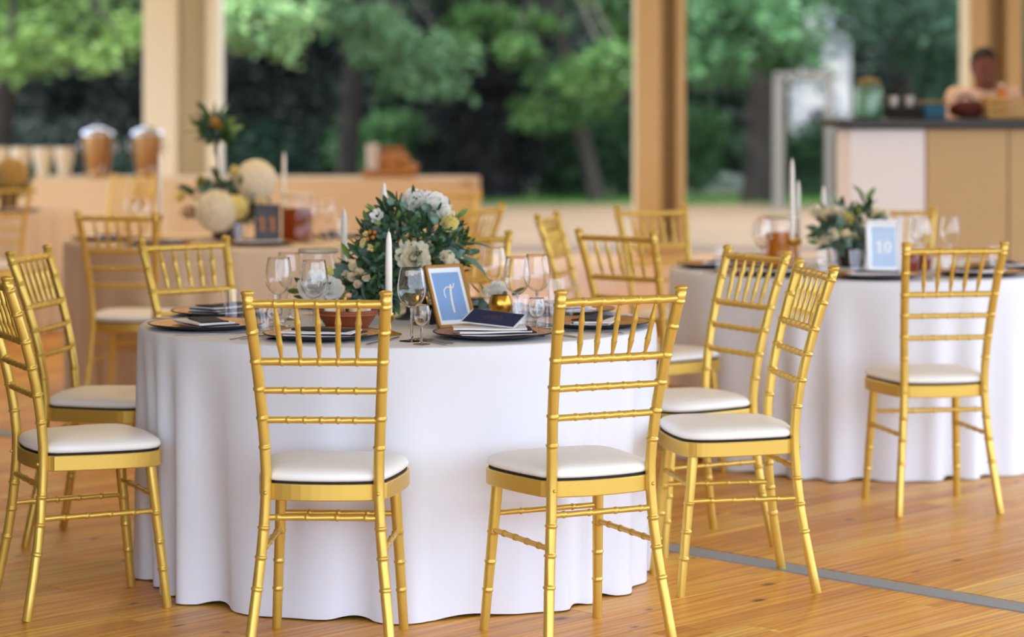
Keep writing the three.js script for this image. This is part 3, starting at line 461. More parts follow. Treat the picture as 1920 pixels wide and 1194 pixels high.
candle(-0.348, 6.83, 0.797, 1.036, 'white taper candle in front of the green arrangement', 'taper candles on the number seven table');
candle(-0.528, 7.60, 0.83, 1.068, 'white taper candle behind the white peony', 'taper candles on the number seven table');
candle(-0.412, 7.79, 0.90, 1.143, 'white taper candle highest behind the anemone', 'taper candles on the number seven table');
candle(1.10, 9.5, 0.86, 1.182, 'tall white taper candle in front of the bar side flowers', 'taper candles on the bar side table', 'glass');
candle(1.165, 9.85, 0.84, 1.085, 'shorter white taper candle close behind the tallest one', 'taper candles on the bar side table', 'glass');
candle(1.285, 9.98, 0.83, 1.058, 'white taper candle rising behind the cream roses', 'taper candles on the bar side table', 'glass');
candle(-1.69, 11.6, 0.86, 1.165, 'tall cream taper candle standing alone by the backed chair', 'taper candles on the slate card table');
candle(-1.15, 12.2, 0.88, 1.155, 'cream taper candle behind the hydrangea', 'taper candles on the slate card table');

// lidded jars
function jar(x, d, r, h, fill, color, label) { const t = thing('lidded_jar', label, 'jar', W(x, TH, d));
  part('glass_wall', lathe([[0, 0.001], [r * 0.9, 0.001], [r, 0.01], [r, h * 0.78], [r * 0.86, h * 0.92], [r * 0.86, h]], 32), glassThin, t);
  if (fill) part('drink', lathe([[0, 0.006], [r * 0.88, 0.006], [r * 0.97, 0.014], [r * 0.97, h * fill], [0, h * fill]], 32), Ph(color, { roughness: 0.2, transmission: 0.35, thickness: 0 }), t);
  part('lid', lathe([[0, h + 0.012], [r * 1.05, h + 0.012], [r * 1.1, h + 0.004], [r * 1.05, h - 0.003], [0, h - 0.001]], 32), cream, t); }
jar(-0.60, 7.50, 0.058, 0.195, 0, 0, 'empty clear jar with a flat cream lid behind the white peony');
jar(1.07, 9.6, 0.064, 0.2, 0.72, '#e08a12', 'jar of bright orange drink with a cream lid');
jar(-1.02, 11.5, 0.075, 0.22, 0.72, '#a8460c', 'jar of dark amber tea with a cream lid beside the slate card');
for (const [x, d, l] of [[1.545, 9.36, 'tumbler of red brown drink behind the pale framed card'], [1.61, 9.45, 'second tumbler of red brown drink beside the pale framed card']]) { const t = thing('filled_tumbler', l, 'glass', W(x, TH, d)); part('wall', lathe([[0, 0.001], [0.028, 0.001], [0.0335, 0.06], [0.036, 0.1]], 28), glassThin, t); part('drink', lathe([[0, 0.006], [0.027, 0.006], [0.033, 0.075], [0, 0.075]], 28), Ph('#9c3d18', { roughness: 0.2, transmission: 0.3, thickness: 0 }), t); }

// bowl of bread, goblets
{ const t = thing('bread_bowl', 'round terracotta bowl of bread near the white candle', 'bowl', W(-0.475, TH, 6.98));
  part('bowl', lathe([[0, 0.001], [0.05, 0.001], [0.058, 0.006], [0.078, 0.035], [0.084, 0.047], [0.088, 0.05], [0.088, 0.06], [0.081, 0.06], [0.074, 0.036], [0.05, 0.01], [0, 0.008]], 40), terracotta, t);
  part('rim_band', new THREE.TorusGeometry(0.0875, 0.0028, 8, 44).rotateX(Math.PI / 2).translate(0, 0.048, 0), S('#a85a2c'), t);
  [[-0.035, 0.02, '#e6d6ba', 0.3], [0.03, 0.025, '#d8bd92', 1], [0.0, -0.03, '#b4622e', 2], [0.04, -0.02, '#ede3d2', 2.5], [-0.02, 0.0, '#c48a52', 1.7]].forEach(([x, z, c, a], i) => solo('bread_slice', ['cream', 'tan', 'rust brown', 'whitish', 'golden brown'][i] + ' slice of bread leaning in the terracotta bowl', 'bread', rbox(0.062, 0.05, 0.02, 0.008), S(c, { roughness: 0.9 }), W(-0.475 + x, TH + 0.05 + (i % 2) * 0.006, 6.98 - z), a, 'bread in the terracotta bowl')); }
{ const t = thing('goblet', 'small gold goblet with a round bowl beside the tumblers', 'goblet', W(-0.034, TH, 7.04)); t.scale.setScalar(1.1);
  part('cup', lathe([[0, 0.028], [0.012, 0.030], [0.026, 0.042], [0.0315, 0.058], [0.030, 0.072], [0.0245, 0.088], [0.0235, 0.088], [0.028, 0.07], [0.028, 0.058], [0.01, 0.036], [0, 0.035]], 32), brass, t);
  part('base', lathe([[0, 0.0005], [0.021, 0.0005], [0.023, 0.006], [0.019, 0.016], [0.010, 0.022], [0.007, 0.028], [0, 0.029]], 28), brass, t); }
{ const t = thing('goblet', 'gold beaded goblet half hidden behind the framed number', 'goblet', W(-0.272, TH, 7.15)); part('cup', lathe([[0, 0.04], [0.02, 0.045], [0.028, 0.06], [0.024, 0.085], [0.022, 0.085], [0.024, 0.06], [0, 0.05]], 28), brass, t); part('base', lathe([[0, 0.0005], [0.022, 0.0005], [0.02, 0.008], [0.007, 0.018], [0.007, 0.04], [0, 0.041]], 24), brass, t); }

// framed table numbers
function frameCard(x, d, turn, lean, w, h, fr, frameM, map, name, label) {
  const t = thing(name, label, 'sign', W(x, TH + 0.001, d), turn), g = new THREE.Group(); g.name = 'frame'; g.rotation.x = -lean; t.add(g);
  for (const s of [-1, 1]) { part('side_bar', rbox(fr, h, 0.012, 0.002).translate(s * (w / 2 - fr / 2), h / 2, 0), frameM, g); part('cross_bar', rbox(w, fr, 0.012, 0.002).translate(0, s < 0 ? fr / 2 : h - fr / 2, 0), frameM, g); }
  const c = new THREE.PlaneGeometry(w - fr * 1.6, h - fr * 1.6).translate(0, h / 2, -0.001); part('card', c, S('#ffffff', { map, roughness: 0.55 }), g);
  part('glazing', new THREE.PlaneGeometry(w - fr * 1.6, h - fr * 1.6).translate(0, h / 2, 0.0035), glassThin, g);
  part('back_board', box(w - fr, h - fr, 0.003, 0, h / 2, -0.004), blackBoard, g);
  const sl = h * 0.75; part('easel_leg', box(w * 0.3, sl, 0.003, 0, sl / 2, 0), blackBoard, t, V(0, 0.0, -Math.sin(lean) * h * 0.74 - 0.062), [Math.atan2(0.045, sl) * 1.0, 0, 0]);
}
const seven = canvasMap(512, 768, (c, w, h) => { c.fillStyle = '#f2f5f8'; c.fillRect(0, 0, w, h); c.fillStyle = '#7fa6d6'; c.fillRect(52, 70, w - 104, h - 140); c.strokeStyle = '#f3ead9'; c.lineCap = 'round'; c.lineJoin = 'round';
  c.lineWidth = 14; c.beginPath(); c.moveTo(190, 400); c.bezierCurveTo(170, 330, 190, 270, 250, 262); c.bezierCurveTo(290, 258, 300, 290, 330, 268); c.bezierCurveTo(345, 255, 350, 235, 352, 218); c.stroke();
  c.lineWidth = 26; c.beginPath(); c.moveTo(300, 240); c.bezierCurveTo(275, 340, 262, 440, 268, 590); c.stroke();
   });
frameCard(-0.158, 7.06, 0.62, 0.42, 0.135, 0.195, 0.009, brassDull, seven, 'table_number_sign', 'gold framed blue card with a script number seven leaning back');
const ten = canvasMap(384, 576, (c, w, h) => { c.fillStyle = '#fbfbfb'; c.fillRect(0, 0, w, h); c.fillStyle = '#b4cbe4'; c.fillRect(40, 56, w - 80, h - 112); c.fillStyle = '#fbf6e6'; c.font = 'bold 190px serif'; c.textAlign = 'center'; c.textBaseline = 'middle'; c.fillText('10', w / 2, h / 2); });
frameCard(1.43, 9.29, 0.0, 0.18, 0.135, 0.21, 0.012, S('#f4f2ee'), ten, 'table_number_sign', 'white framed pale blue card with a cream number ten');
const eleven = canvasMap(384, 576, (c, w, h) => { c.fillStyle = '#46505e'; c.fillRect(0, 0, w, h); c.fillStyle = '#d9823c'; c.font = 'bold 300px serif'; c.textAlign = 'center'; c.textBaseline = 'middle'; c.fillText('11', w / 2, h / 2 + 10); });
frameCard(-1.16, 11.47, 0.12, 0.2, 0.12, 0.18, 0.006, S('#3c4450'), eleven, 'table_number_card', 'slate blue card with an orange number eleven');

// ---------------------------------------------------------------- flowers
function petal(len, wid, cup, nu = 3, nv = 4, tip = 1) {
  const P = [], I = []; for (let j = 0; j <= nv; j++) for (let i = 0; i <= nu; i++) { const u = i / nu * 2 - 1, v = j / nv, a = v * cup, pr = Math.pow(Math.sin(Math.PI * Math.min(0.985, 0.1 + v * 0.86)), 0.7 * tip); const x = wid * u * pr; P.push(x, len * (cup ? Math.sin(a) / cup : v), len * (cup ? (1 - Math.cos(a)) / cup : 0) + 0.35 * wid * u * u * pr); }
  for (let j = 0; j < nv; j++) for (let i = 0; i < nu; i++) { const a = j * (nu + 1) + i; I.push(a, a + 1, a + nu + 1, a + 1, a + nu + 2, a + nu + 1); }
  const g = new THREE.BufferGeometry(); g.setAttribute('position', new THREE.Float32BufferAttribute(P, 3)); g.setIndex(I); return g;
}
function bloom(R, rings, seed) {                            // opens along +y; rings: [petals, lean 0 = upright .. 1.6 flat, length, width, cup]
  const r = rngOf(seed), gs = []; for (const [n, lean, len, wid, cup] of rings) for (let i = 0; i < n; i++) { const g = petal(len * R * (0.9 + 0.2 * r()), wid * R * (0.9 + 0.2 * r()), cup * (0.85 + 0.3 * r())); g.rotateX(lean * (0.9 + 0.2 * r()) - 0.0); g.rotateY((i + r() * 0.4 + (lean * 7)) / n * 2 * Math.PI); gs.push(g); }
  const g = mergeGeometries(gs); g.computeVertexNormals(); return g;
}
const roseG = bloom(1, [[5, 1.05, 1.0, 0.55, -0.9], [5, 0.75, 1.0, 0.5, -1.0], [5, 0.48, 0.98, 0.42, -1.1], [4, 0.25, 0.95, 0.34, -1.1], [3, 0.1, 0.9, 0.26, -1.1]], 2);
const peonyG = bloom(1, [[8, 1.35, 1.05, 0.62, -0.9], [9, 1.05, 1.0, 0.58, -0.9], [9, 0.78, 0.95, 0.52, -0.9], [8, 0.52, 0.9, 0.34, -1.0], [7, 0.3, 0.85, 0.28, -1.0], [6, 0.12, 0.8, 0.22, -1.0]], 6);
const dahliaG = bloom(1, [[16, 1.5, 1.05, 0.3, -0.7], [16, 1.25, 1.02, 0.3, -0.7], [15, 1.0, 0.98, 0.27, -0.8], [13, 0.78, 0.9, 0.19, -0.8], [11, 0.55, 0.8, 0.17, -0.9], [8, 0.33, 0.66, 0.14, -0.9], [5, 0.15, 0.5, 0.12, -1]], 12);
const anemG = bloom(1, [[7, 1.3, 1.0, 0.42, -0.4], [6, 1.1, 0.85, 0.4, -0.4]], 14);
const ballG = (() => { const r = rngOf(31), gs = []; for (let i = 0; i < 130; i++) { const y = 1 - 2 * (i + 0.5) / 130, a = i * 2.39996, q = Math.sqrt(1 - y * y); for (let k = 0; k < 4; k++) { const g = petal(0.25, 0.13, -0.5, 2, 2); g.rotateX(1.25); g.rotateY(k * Math.PI / 2 + r()); const m = new THREE.Matrix4().makeRotationFromQuaternion(new THREE.Quaternion().setFromUnitVectors(V(0, 1, 0), V(q * Math.cos(a), y, q * Math.sin(a)))); g.applyMatrix4(m); g.translate(q * Math.cos(a) * 0.9, y * 0.9, q * Math.sin(a) * 0.9); gs.push(g); } } const g = mergeGeometries(gs); g.computeVertexNormals(); return g; })();
const pet = (c) => Ph(c, { roughness: 1, transmission: 0.4, thickness: 0 });
const PW = pet('#fffef8'), PC = pet('#fdf5dc'), PY = pet('#fbee9c'), PI = pet('#fbeecb'), PG = S('#b9a52c', { roughness: 0.9 });
const leafMat = ['#3c5e34', '#3c5e34', '#678574', '#678574', '#3c5e34', '#678574', '#6a883c'].map(c => S(c, { roughness: 0.5 }));
const euc = (() => { const g = petal(0.036, 0.018, 0.5, 4, 4); g.computeVertexNormals(); return g; })(), rus = (() => { const g = petal(0.062, 0.0115, 0.6, 2, 5, 1.3); g.computeVertexNormals(); return g; })(), longLeaf = (() => { const g = petal(0.095, 0.02, 0.9, 3, 6, 1.2); g.computeVertexNormals(); return g; })();
const upTo = (n, roll = 0) => { const q = new THREE.Quaternion().setFromUnitVectors(V(0, 1, 0), n.clone().normalize()); return q.multiply(new THREE.Quaternion().setFromAxisAngle(V(0, 1, 0), roll)); };
function addBloom(t, kind, x, y, z, R, dir, mat, core) {
  const g = { rose: roseG, peony: peonyG, dahlia: dahliaG, anemone: anemG, ball: ballG }[kind]; const m = part('bloom', g, mat, t, V(x, y, z)); m.scale.setScalar(R); m.quaternion.copy(upTo(V(...dir), x * 40));
  if (core) part('bloom_centre', new THREE.SphereGeometry(0.16, 12, 8), core, m, V(0, kind === 'dahlia' ? 0.42 : 0.18, 0)); return m;
}
function addLeaves(t, n, c, rad, seed, kinds, low = -0.5) {
  const r = rngOf(seed); for (let i = 0; i < n; i++) {
    let d; do { d = V(r() * 2 - 1, r() * 2 - 1, r() * 2 - 1); } while (d.length() > 1 || d.length() < 0.2 || d.y / d.length() < low); d.normalize();
    const q = 0.5 + 0.52 * Math.sqrt(r()), p = V(c[0] + d.x * rad[0] * q, c[1] + d.y * rad[1] * q, c[2] + d.z * rad[2] * q);
    const [g, ms, s0] = kinds[Math.floor(r() * kinds.length)]; const m = part('leaf', g, leafMat[ms[Math.floor(r() * ms.length)]], t, p);
    const out = d.clone().add(V((r() - 0.5) * 1.3, (r() - 0.35) * 1.1, (r() - 0.5) * 1.3)); m.quaternion.copy(upTo(out, r() * 6.28)); m.scale.setScalar(s0 * (0.75 + 0.55 * r()));
  }
}
const moss = S('#1c2a17', { roughness: 1 });
function core(t, c, rad, seed, n = 420) {                     // small inner leaves nobody could count
  const r = rngOf(seed * 131), tones = [[], []];
  for (let i = 0; i < n; i++) { let d; do { d = V(r() * 2 - 1, r() * 2 - 1, r() * 2 - 1); } while (d.length() > 1 || d.length() < 0.1); const l = d.length(), q = 0.35 + 0.6 * Math.sqrt(r()); d.divideScalar(l);
    const kind = r() < 0.5 ? 0 : 1, g = (kind ? rus : euc).clone(), s0 = 0.5 + 0.35 * r(), dir = d.clone().add(V((r() - 0.5) * 1.6, (r() - 0.4) * 1.4, (r() - 0.5) * 1.6));
    g.applyMatrix4(new THREE.Matrix4().compose(V(c[0] + d.x * rad[0] * q, c[1] + d.y * rad[1] * q, c[2] + d.z * rad[2] * q), upTo(dir, r() * 6.28), V(s0, s0, s0))); tones[kind].push(g); }
  const ms = [leafMat[2], leafMat[0]]; part('greenery', mergeGeometries(tones.map(a => mergeGeometries(a)), true), ms, t).userData.kind = 'stuff';
}
function stemTo(t, a, b, r = 0.0016, mat = leafMat[0]) { return part('stem', sweep([V(...a), V((a[0] + b[0]) / 2, (a[1] + b[1]) / 2, (a[2] + b[2]) / 2 + 0.005), V(...b)], [r, r, r], 5), mat, t); }

{ // the tall arrangement on the number seven table; local y from the table top
  const t = thing('flower_arrangement', 'tall rounded arrangement of eucalyptus and white blooms on the number seven table', 'flowers', W(-0.305, TH, 7.35));
  part('vase', lathe([[0, 0.001], [0.05, 0.001], [0.055, 0.006], [0.02, 0.02], [0.016, 0.05], [0.05, 0.075], [0.075, 0.11], [0.072, 0.115], [0.045, 0.08], [0, 0.07]], 32), S('#8f8878', { metalness: 0.7, roughness: 0.35 }), t);
  core(t, [0.0, 0.215, 0], [0.17, 0.15, 0.16], 3, 900); core(t, [-0.09, 0.12, 0.05], [0.1, 0.08, 0.1], 4);
  addLeaves(t, 240, [0.0, 0.215, 0], [0.178, 0.158, 0.175], 71, [[euc, [2], 0.85], [rus, [0, 1, 4, 6], 0.62], [rus, [0, 6, 1], 0.6], [euc, [3, 2, 5], 0.75]], -0.75);
  addLeaves(t, 46, [-0.11, 0.13, 0.06], [0.10, 0.10, 0.1], 72, [[rus, [1, 6, 0], 0.8], [euc, [3, 5, 2], 1.2], [rus, [6, 1], 0.9]], -0.9);
  for (const [x, y, z, dx, dy, dz] of [[0.16, 0.2, 0.08, 1, -0.25, 0.4], [0.15, 0.15, 0.09, 0.7, -1, 0.4], [-0.18, 0.16, 0.07, -0.8, -0.5, 0.5], [0.17, 0.235, 0.04, 1, 0.2, 0.2], [0.13, 0.1, 0.1, 0.3, -1, 0.5], [-0.14, 0.12, 0.12, -0.3, -0.6, 0.8]]) { const m = part('leaf', longLeaf, leafMat[x > 0 ? 3 : 2], t, V(x, y, z)); m.quaternion.copy(upTo(V(dx, dy, dz), 1.2)); }
  addBloom(t, 'peony', 0.02, 0.345, 0.02, 0.055, [-0.15, 1, 0.55], PW); addBloom(t, 'peony', 0.065, 0.335, 0.03, 0.055, [0.4, 0.9, 0.5], PW);
  addBloom(t, 'rose', 0.105, 0.295, 0.075, 0.042, [0.75, 0.25, 0.75], PY); addBloom(t, 'rose', 0.098, 0.315, 0.07, 0.04, [0.5, 0.6, 0.7], PW);
  addBloom(t, 'dahlia', 0.012, 0.195, 0.145, 0.06, [0.0, 0.08, 1], PC, PG);
  addBloom(t, 'rose', 0.105, 0.195, 0.135, 0.034, [0.45, 0.1, 1], PC); addBloom(t, 'rose', 0.125, 0.175, 0.11, 0.026, [0.7, -0.3, 0.8], PC);
  addBloom(t, 'anemone', -0.10, 0.315, 0.075, 0.026, [-0.3, 0.3, 1], PW, blackBoard);
  [[-0.165, 0.165, 0.12, 0.022], [-0.145, 0.15, 0.14, 0.02], [-0.17, 0.135, 0.13, 0.02], [-0.125, 0.135, 0.15, 0.019], [-0.15, 0.115, 0.145, 0.02], [-0.19, 0.14, 0.1, 0.018], [-0.13, 0.265, 0.13, 0.012], [-0.135, 0.245, 0.135, 0.012], [-0.115, 0.225, 0.14, 0.013], [-0.14, 0.23, 0.125, 0.012]].forEach(([x, y, z, R], i) => addBloom(t, 'rose', x, y, z, R, [-0.5, 0.4, 0.9], i < 6 ? PI : PY));
  [[-0.12, 0.27, 0.12], [-0.11, 0.255, 0.135], [-0.128, 0.25, 0.13], [-0.105, 0.27, 0.13]].forEach(([x, y, z]) => part('berry', new THREE.SphereGeometry(0.007, 10, 8), S('#c0762a'), t, V(x, y, z)));
}
function posy(x, d, label, vase, items, leaves, seed) { const t = thing('posy', label, 'flowers', W(x, TH, d)); part('vase', lathe(vase, 28), glassThin, t); for (const it of items) { stemTo(t, [0, 0.02, 0], [it[1] * 0.8, it[2] - 0.01, it[3] * 0.8]); addBloom(t, ...it); } addLeaves(t, leaves, [0, items[0][2] - 0.02, 0], [0.06, 0.04, 0.06], seed, [[rus, [1, 6, 0], 0.7], [euc, [2, 3], 0.8]], -0.3); return t; }
const cupVase = [[0, 0.001], [0.026, 0.001], [0.03, 0.006], [0.024, 0.05], [0.028, 0.075], [0.032, 0.085]];
posy(-0.58, 7.215, 'white peony with a yellow rose in a small glass vase behind the wine glasses', cupVase, [['peony', 0.0, 0.105, 0.03, 0.056, [-0.1, 0.5, 1], PW], ['peony', 0.035, 0.10, 0.02, 0.045, [0.6, 0.5, 0.8], PW], ['rose', 0.03, 0.145, 0.0, 0.026, [0.2, 1, 0.5], PY]], 14, 5);
posy(-0.045, 7.28, 'low white blossom in a small glass behind the gold goblet', cupVase, [['peony', 0.0, 0.085, 0.0, 0.036, [0.1, 1, 0.5], PW], ['rose', -0.03, 0.085, 0.02, 0.022, [-0.5, 0.8, 0.6], PC]], 8, 6);
posy(1.24, 9.35, 'small posy of cream roses in a bud vase before the dark foliage', [[0, 0.001], [0.025, 0.001], [0.032, 0.03], [0.018, 0.09], [0.022, 0.1]], [['rose', 0.0, 0.145, 0.02, 0.034, [0, 0.6, 1], PC], ['rose', 0.045, 0.14, 0.0, 0.034, [0.6, 0.6, 0.8], PI], ['rose', -0.03, 0.125, 0.01, 0.026, [-0.6, 0.5, 0.8], PC]], 22, 7);
{ const t = thing('flower_arrangement', 'loose arrangement of cream roses over dark foliage on the bar side table', 'flowers', W(1.36, TH, 9.72));
  part('vase', lathe([[0, 0.001], [0.05, 0.001], [0.06, 0.02], [0.062, 0.07], [0.05, 0.1], [0.056, 0.11]], 28), S('#3a3428', { metalness: 0.5, roughness: 0.4 }), t);
  core(t, [0, 0.14, 0], [0.12, 0.085, 0.1], 8);
  addLeaves(t, 110, [0, 0.145, 0], [0.15, 0.10, 0.12], 81, [[rus, [0, 4, 1], 1.0], [euc, [2], 1.1]], -0.8);
  [['rose', -0.14, 0.22, 0.05, 0.04], ['rose', -0.1, 0.205, 0.07, 0.042], ['rose', -0.06, 0.215, 0.08, 0.038], ['rose', -0.02, 0.19, 0.09, 0.045], ['rose', 0.03, 0.18, 0.09, 0.04], ['rose', 0.08, 0.205, 0.06, 0.042], ['rose', 0.12, 0.21, 0.05, 0.034], ['rose', 0.14, 0.17, 0.05, 0.03]].forEach(([k, x, y, z, R], i) => addBloom(t, k, x, y, z, R, [x * 4, 0.7, 0.8], [PC, PI, PC, PY][i % 4]));
  stemTo(t, [0.04, 0.1, 0], [0.06, 0.3, 0]); for (let i = 0; i < 5; i++) { const m = part('leaf', rus, leafMat[6], t, V(0.055 + (i % 2) * 0.008, 0.22 + i * 0.017, 0)); m.quaternion.copy(upTo(V(i % 2 ? 0.6 : -0.6, 0.8, 0.3), i)); }
}
{ const t = thing('flower_arrangement', 'tall arrangement of hydrangea and a yellow topped branch at the slate card table', 'flowers', W(-1.38, TH, 11.72));
  part('vase', lathe([[0, 0.001], [0.06, 0.001], [0.075, 0.02], [0.07, 0.09], [0.05, 0.11], [0.056, 0.12]], 28), S('#54321f', { roughness: 0.4 }), t);
  core(t, [0, 0.17, 0], [0.13, 0.1, 0.1], 12); addLeaves(t, 90, [0, 0.18, 0], [0.2, 0.14, 0.13], 91, [[rus, [0, 4, 1], 1.2], [euc, [2], 1.2]], -0.8);
  addBloom(t, 'ball', 0.14, 0.285, 0.03, 0.1, [0, 1, 0], PC); addBloom(t, 'ball', -0.03, 0.145, 0.19, 0.1, [0, 1, 0], PC); addBloom(t, 'ball', 0.06, 0.16, 0.16, 0.06, [0, 1, 0], PY);
  addBloom(t, 'rose', 0.04, 0.32, 0.04, 0.04, [0, 1, 0.6], PY); addBloom(t, 'rose', -0.21, 0.2, 0.06, 0.045, [-0.5, 0.8, 0.6], PY); addBloom(t, 'rose', -0.12, 0.275, 0.05, 0.035, [-0.3, 1, 0.6], S('#a9a33c')); addBloom(t, 'rose', 0.17, 0.17, 0.12, 0.045, [0.5, 0.5, 0.8], PI); addBloom(t, 'rose', -0.16, 0.13, 0.14, 0.05, [-0.5, 0.4, 0.8], pet('#e9cfae'));
  part('branch', sweep([V(0, 0.12, 0), V(-0.04, 0.3, 0), V(-0.05, 0.45, 0), V(-0.06, 0.54, 0)], [0.007, 0.006, 0.005, 0.004], 7), S('#5b4327'), t);
  addLeaves(t, 60, [-0.06, 0.545, 0], [0.085, 0.085, 0.07], 95, [[rus, [4, 0, 1, 6], 1.0]], -1); core(t, [-0.06, 0.54, 0], [0.06, 0.06, 0.05], 13);
  addBloom(t, 'rose', -0.055, 0.56, 0.055, 0.04, [0, 0.4, 1], pet('#dfb64c')); addBloom(t, 'rose', -0.03, 0.545, 0.055, 0.03, [0.3, 0, 1], pet('#c99a3c'));
}
{ const t = thing('flower_arrangement', 'rounded golden bloom arrangement on the farthest table', 'flowers', W(-3.14, TH, 15.1)); part('vase', lathe([[0, 0.001], [0.05, 0.001], [0.06, 0.08], [0.05, 0.12]], 24), S('#2e261c', { roughness: 0.5 }), t); core(t, [0, 0.14, 0], [0.1, 0.08, 0.09], 15); addLeaves(t, 40, [0, 0.15, 0], [0.13, 0.1, 0.12], 97, [[rus, [0, 4], 1.2]], -0.8); addBloom(t, 'ball', 0.02, 0.22, 0.03, 0.1, [0, 1, 0], pet('#e2bd68')); }

// ---------------------------------------------------------------- the garden outside
structure('ground', new THREE.PlaneGeometry(160, 160).rotateX(-Math.PI / 2).translate(0, -0.16, -40), S('#4c5a2c', { roughness: 1 }), 'grassy ground around the hall');
{ const nz = noise2(55); const m = dataMap(512, 512, (u, v) => mixc([96, 76, 50], [122, 98, 68], nz(u * 60, v * 60) * 0.5 + nz(u * 9, v * 9) * 0.5)); m.repeat.set(8, 3);
  structure('terrace', box(44, 0.08, 12.1, 0, -0.07, -(HZ1 + 5.95)), S('#ffffff', { map: m, roughness: 0.9 }), 'pale sandy terrace outside the windows'); }
{ const r = rngOf(61), n = 26000, P = new Float32Array(n * 9); for (let i = 0; i < n; i++) { const x = (r() - 0.5) * 22, z = -(34.4 + r() * 5), h = 0.05 + r() * 0.09, a = r() * 6.28, dx = Math.cos(a) * 0.012, dz = Math.sin(a) * 0.012; P.set([x - dx, -0.16, z - dz, x + dx, -0.16, z + dz, x + (r() - 0.5) * 0.06, -0.16 + h, z + (r() - 0.5) * 0.06], i * 9); } const g = new THREE.BufferGeometry(); g.setAttribute('position', new THREE.BufferAttribute(P, 3)); g.computeVertexNormals(); const m = part('lawn_grass', g, Ph('#5f8a34', { roughness: 0.97, transmission: 0.25, thickness: 0 }), scene); tag(m, 'strip of bright mown grass beyond the terrace', 'grass', null, 'stuff'); }
function leafCloud(clumps, size, seed) {
  const r = rngOf(seed); let n = 0; for (const c of clumps) n += c[4]; const P = new Float32Array(n * 18); let o = 0;
  const e = new THREE.Euler(), q = new THREE.Quaternion(), v = V(0, 0, 0);
  for (const [x, y, d, R, cnt] of clumps) for (let i = 0; i < cnt; i++) {
    const gs = () => (r() + r() + r() - 1.5) * R * 1.1; const px = x + gs() * 1.25, py = y + gs() * 0.75, pz = -d + gs();
    q.setFromEuler(e.set((r() - 0.5) * 1.7, r() * 6.28, (r() - 0.5) * 1.5)); const s = size * (0.6 + r() * 0.8); const c4 = [[-0.5, 0, 0], [0, 0.12, 0.3], [0.5, 0, 0], [0, 0.12, -0.3]].map(p => { v.set(p[0] * s, p[1] * s, p[2] * s).applyQuaternion(q); return [px + v.x, py + v.y, pz + v.z]; });
    for (const idx of [0, 1, 2, 0, 2, 3]) { P[o++] = c4[idx][0]; P[o++] = c4[idx][1]; P[o++] = c4[idx][2]; } }
  const g = new THREE.BufferGeometry(); g.setAttribute('position', new THREE.BufferAttribute(P, 3)); g.computeVertexNormals(); return g;
}
const leafy = (c) => Ph(c, { roughness: 0.97, transmission: 0.3, thickness: 0 });
const bark = S('#2b241d', { roughness: 0.95 }), barkPale = S('#4a4238', { roughness: 0.95 });
// x, depth, trunk radius, lean, bark, clumps [x, h, depth, radius], leaf colour
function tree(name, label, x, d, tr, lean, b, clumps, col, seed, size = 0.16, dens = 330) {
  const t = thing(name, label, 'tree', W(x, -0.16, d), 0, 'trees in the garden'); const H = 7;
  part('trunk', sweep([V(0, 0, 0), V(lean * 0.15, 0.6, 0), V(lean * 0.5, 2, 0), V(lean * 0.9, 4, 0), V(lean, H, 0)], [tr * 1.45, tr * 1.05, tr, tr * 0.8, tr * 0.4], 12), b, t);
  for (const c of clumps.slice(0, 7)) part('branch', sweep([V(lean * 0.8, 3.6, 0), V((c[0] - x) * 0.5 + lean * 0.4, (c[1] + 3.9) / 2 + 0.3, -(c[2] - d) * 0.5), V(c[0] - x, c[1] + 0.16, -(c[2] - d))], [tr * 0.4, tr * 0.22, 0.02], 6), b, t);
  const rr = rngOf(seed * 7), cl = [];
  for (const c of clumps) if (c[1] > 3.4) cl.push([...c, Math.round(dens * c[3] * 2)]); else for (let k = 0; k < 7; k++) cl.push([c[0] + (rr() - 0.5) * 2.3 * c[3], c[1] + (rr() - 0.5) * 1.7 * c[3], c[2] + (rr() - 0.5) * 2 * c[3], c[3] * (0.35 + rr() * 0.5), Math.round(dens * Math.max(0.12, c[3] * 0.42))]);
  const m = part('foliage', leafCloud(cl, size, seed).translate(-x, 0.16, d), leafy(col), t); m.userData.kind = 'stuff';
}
const crown = (x, d, seed, n = 9, h = 4.6, sp = 2.6) => { const r = rngOf(seed); return Array.from({ length: n }, () => [x + (r() - 0.5) * 2 * sp, h + (r() - 0.4) * 2.2, d + (r() - 0.5) * 2 * sp, 0.9 + r() * 0.6]); };
tree('beech_tree', 'light green broadleaf tree beyond the cream vases', -7.6, 35, 0.2, 0.6, bark, [[-6.84, 2.28, 33, 0.36], [-6.81, 1.96, 33, 0.26], [-6.38, 2.5, 34, 0.45], [-5.78, 2.35, 34, 0.38], [-5.21, 2.17, 33, 0.3], [-6.75, 2.8, 34, 0.45], ...crown(-7, 36, 1)], '#7c9c4a', 101);
tree('beech_tree', 'pale green broadleaf tree just beyond the cream post', -4.2, 32.5, 0.14, 0.4, bark, [[-3.28, 2.4, 31, 0.38], [-3.15, 2.09, 31, 0.27], [-3.56, 2.61, 31, 0.31], [-3.0, 2.62, 31.5, 0.28], ...crown(-4, 33, 2, 5, 4.4, 1.6)], '#86a968', 102);
tree('beech_tree', 'grey green broadleaf tree above the bread basket', -2.6, 37.5, 0.16, 0.3, bark, [[-2.25, 2.72, 34, 0.41], [-2.03, 2.42, 34, 0.3], [-1.47, 2.14, 35, 0.39], [-1.24, 1.84, 35, 0.35], [-0.85, 2.18, 35, 0.27], [-1.91, 1.77, 36, 0.4], ...crown(-2, 38, 3, 7, 4.8)], '#5f8450', 103);
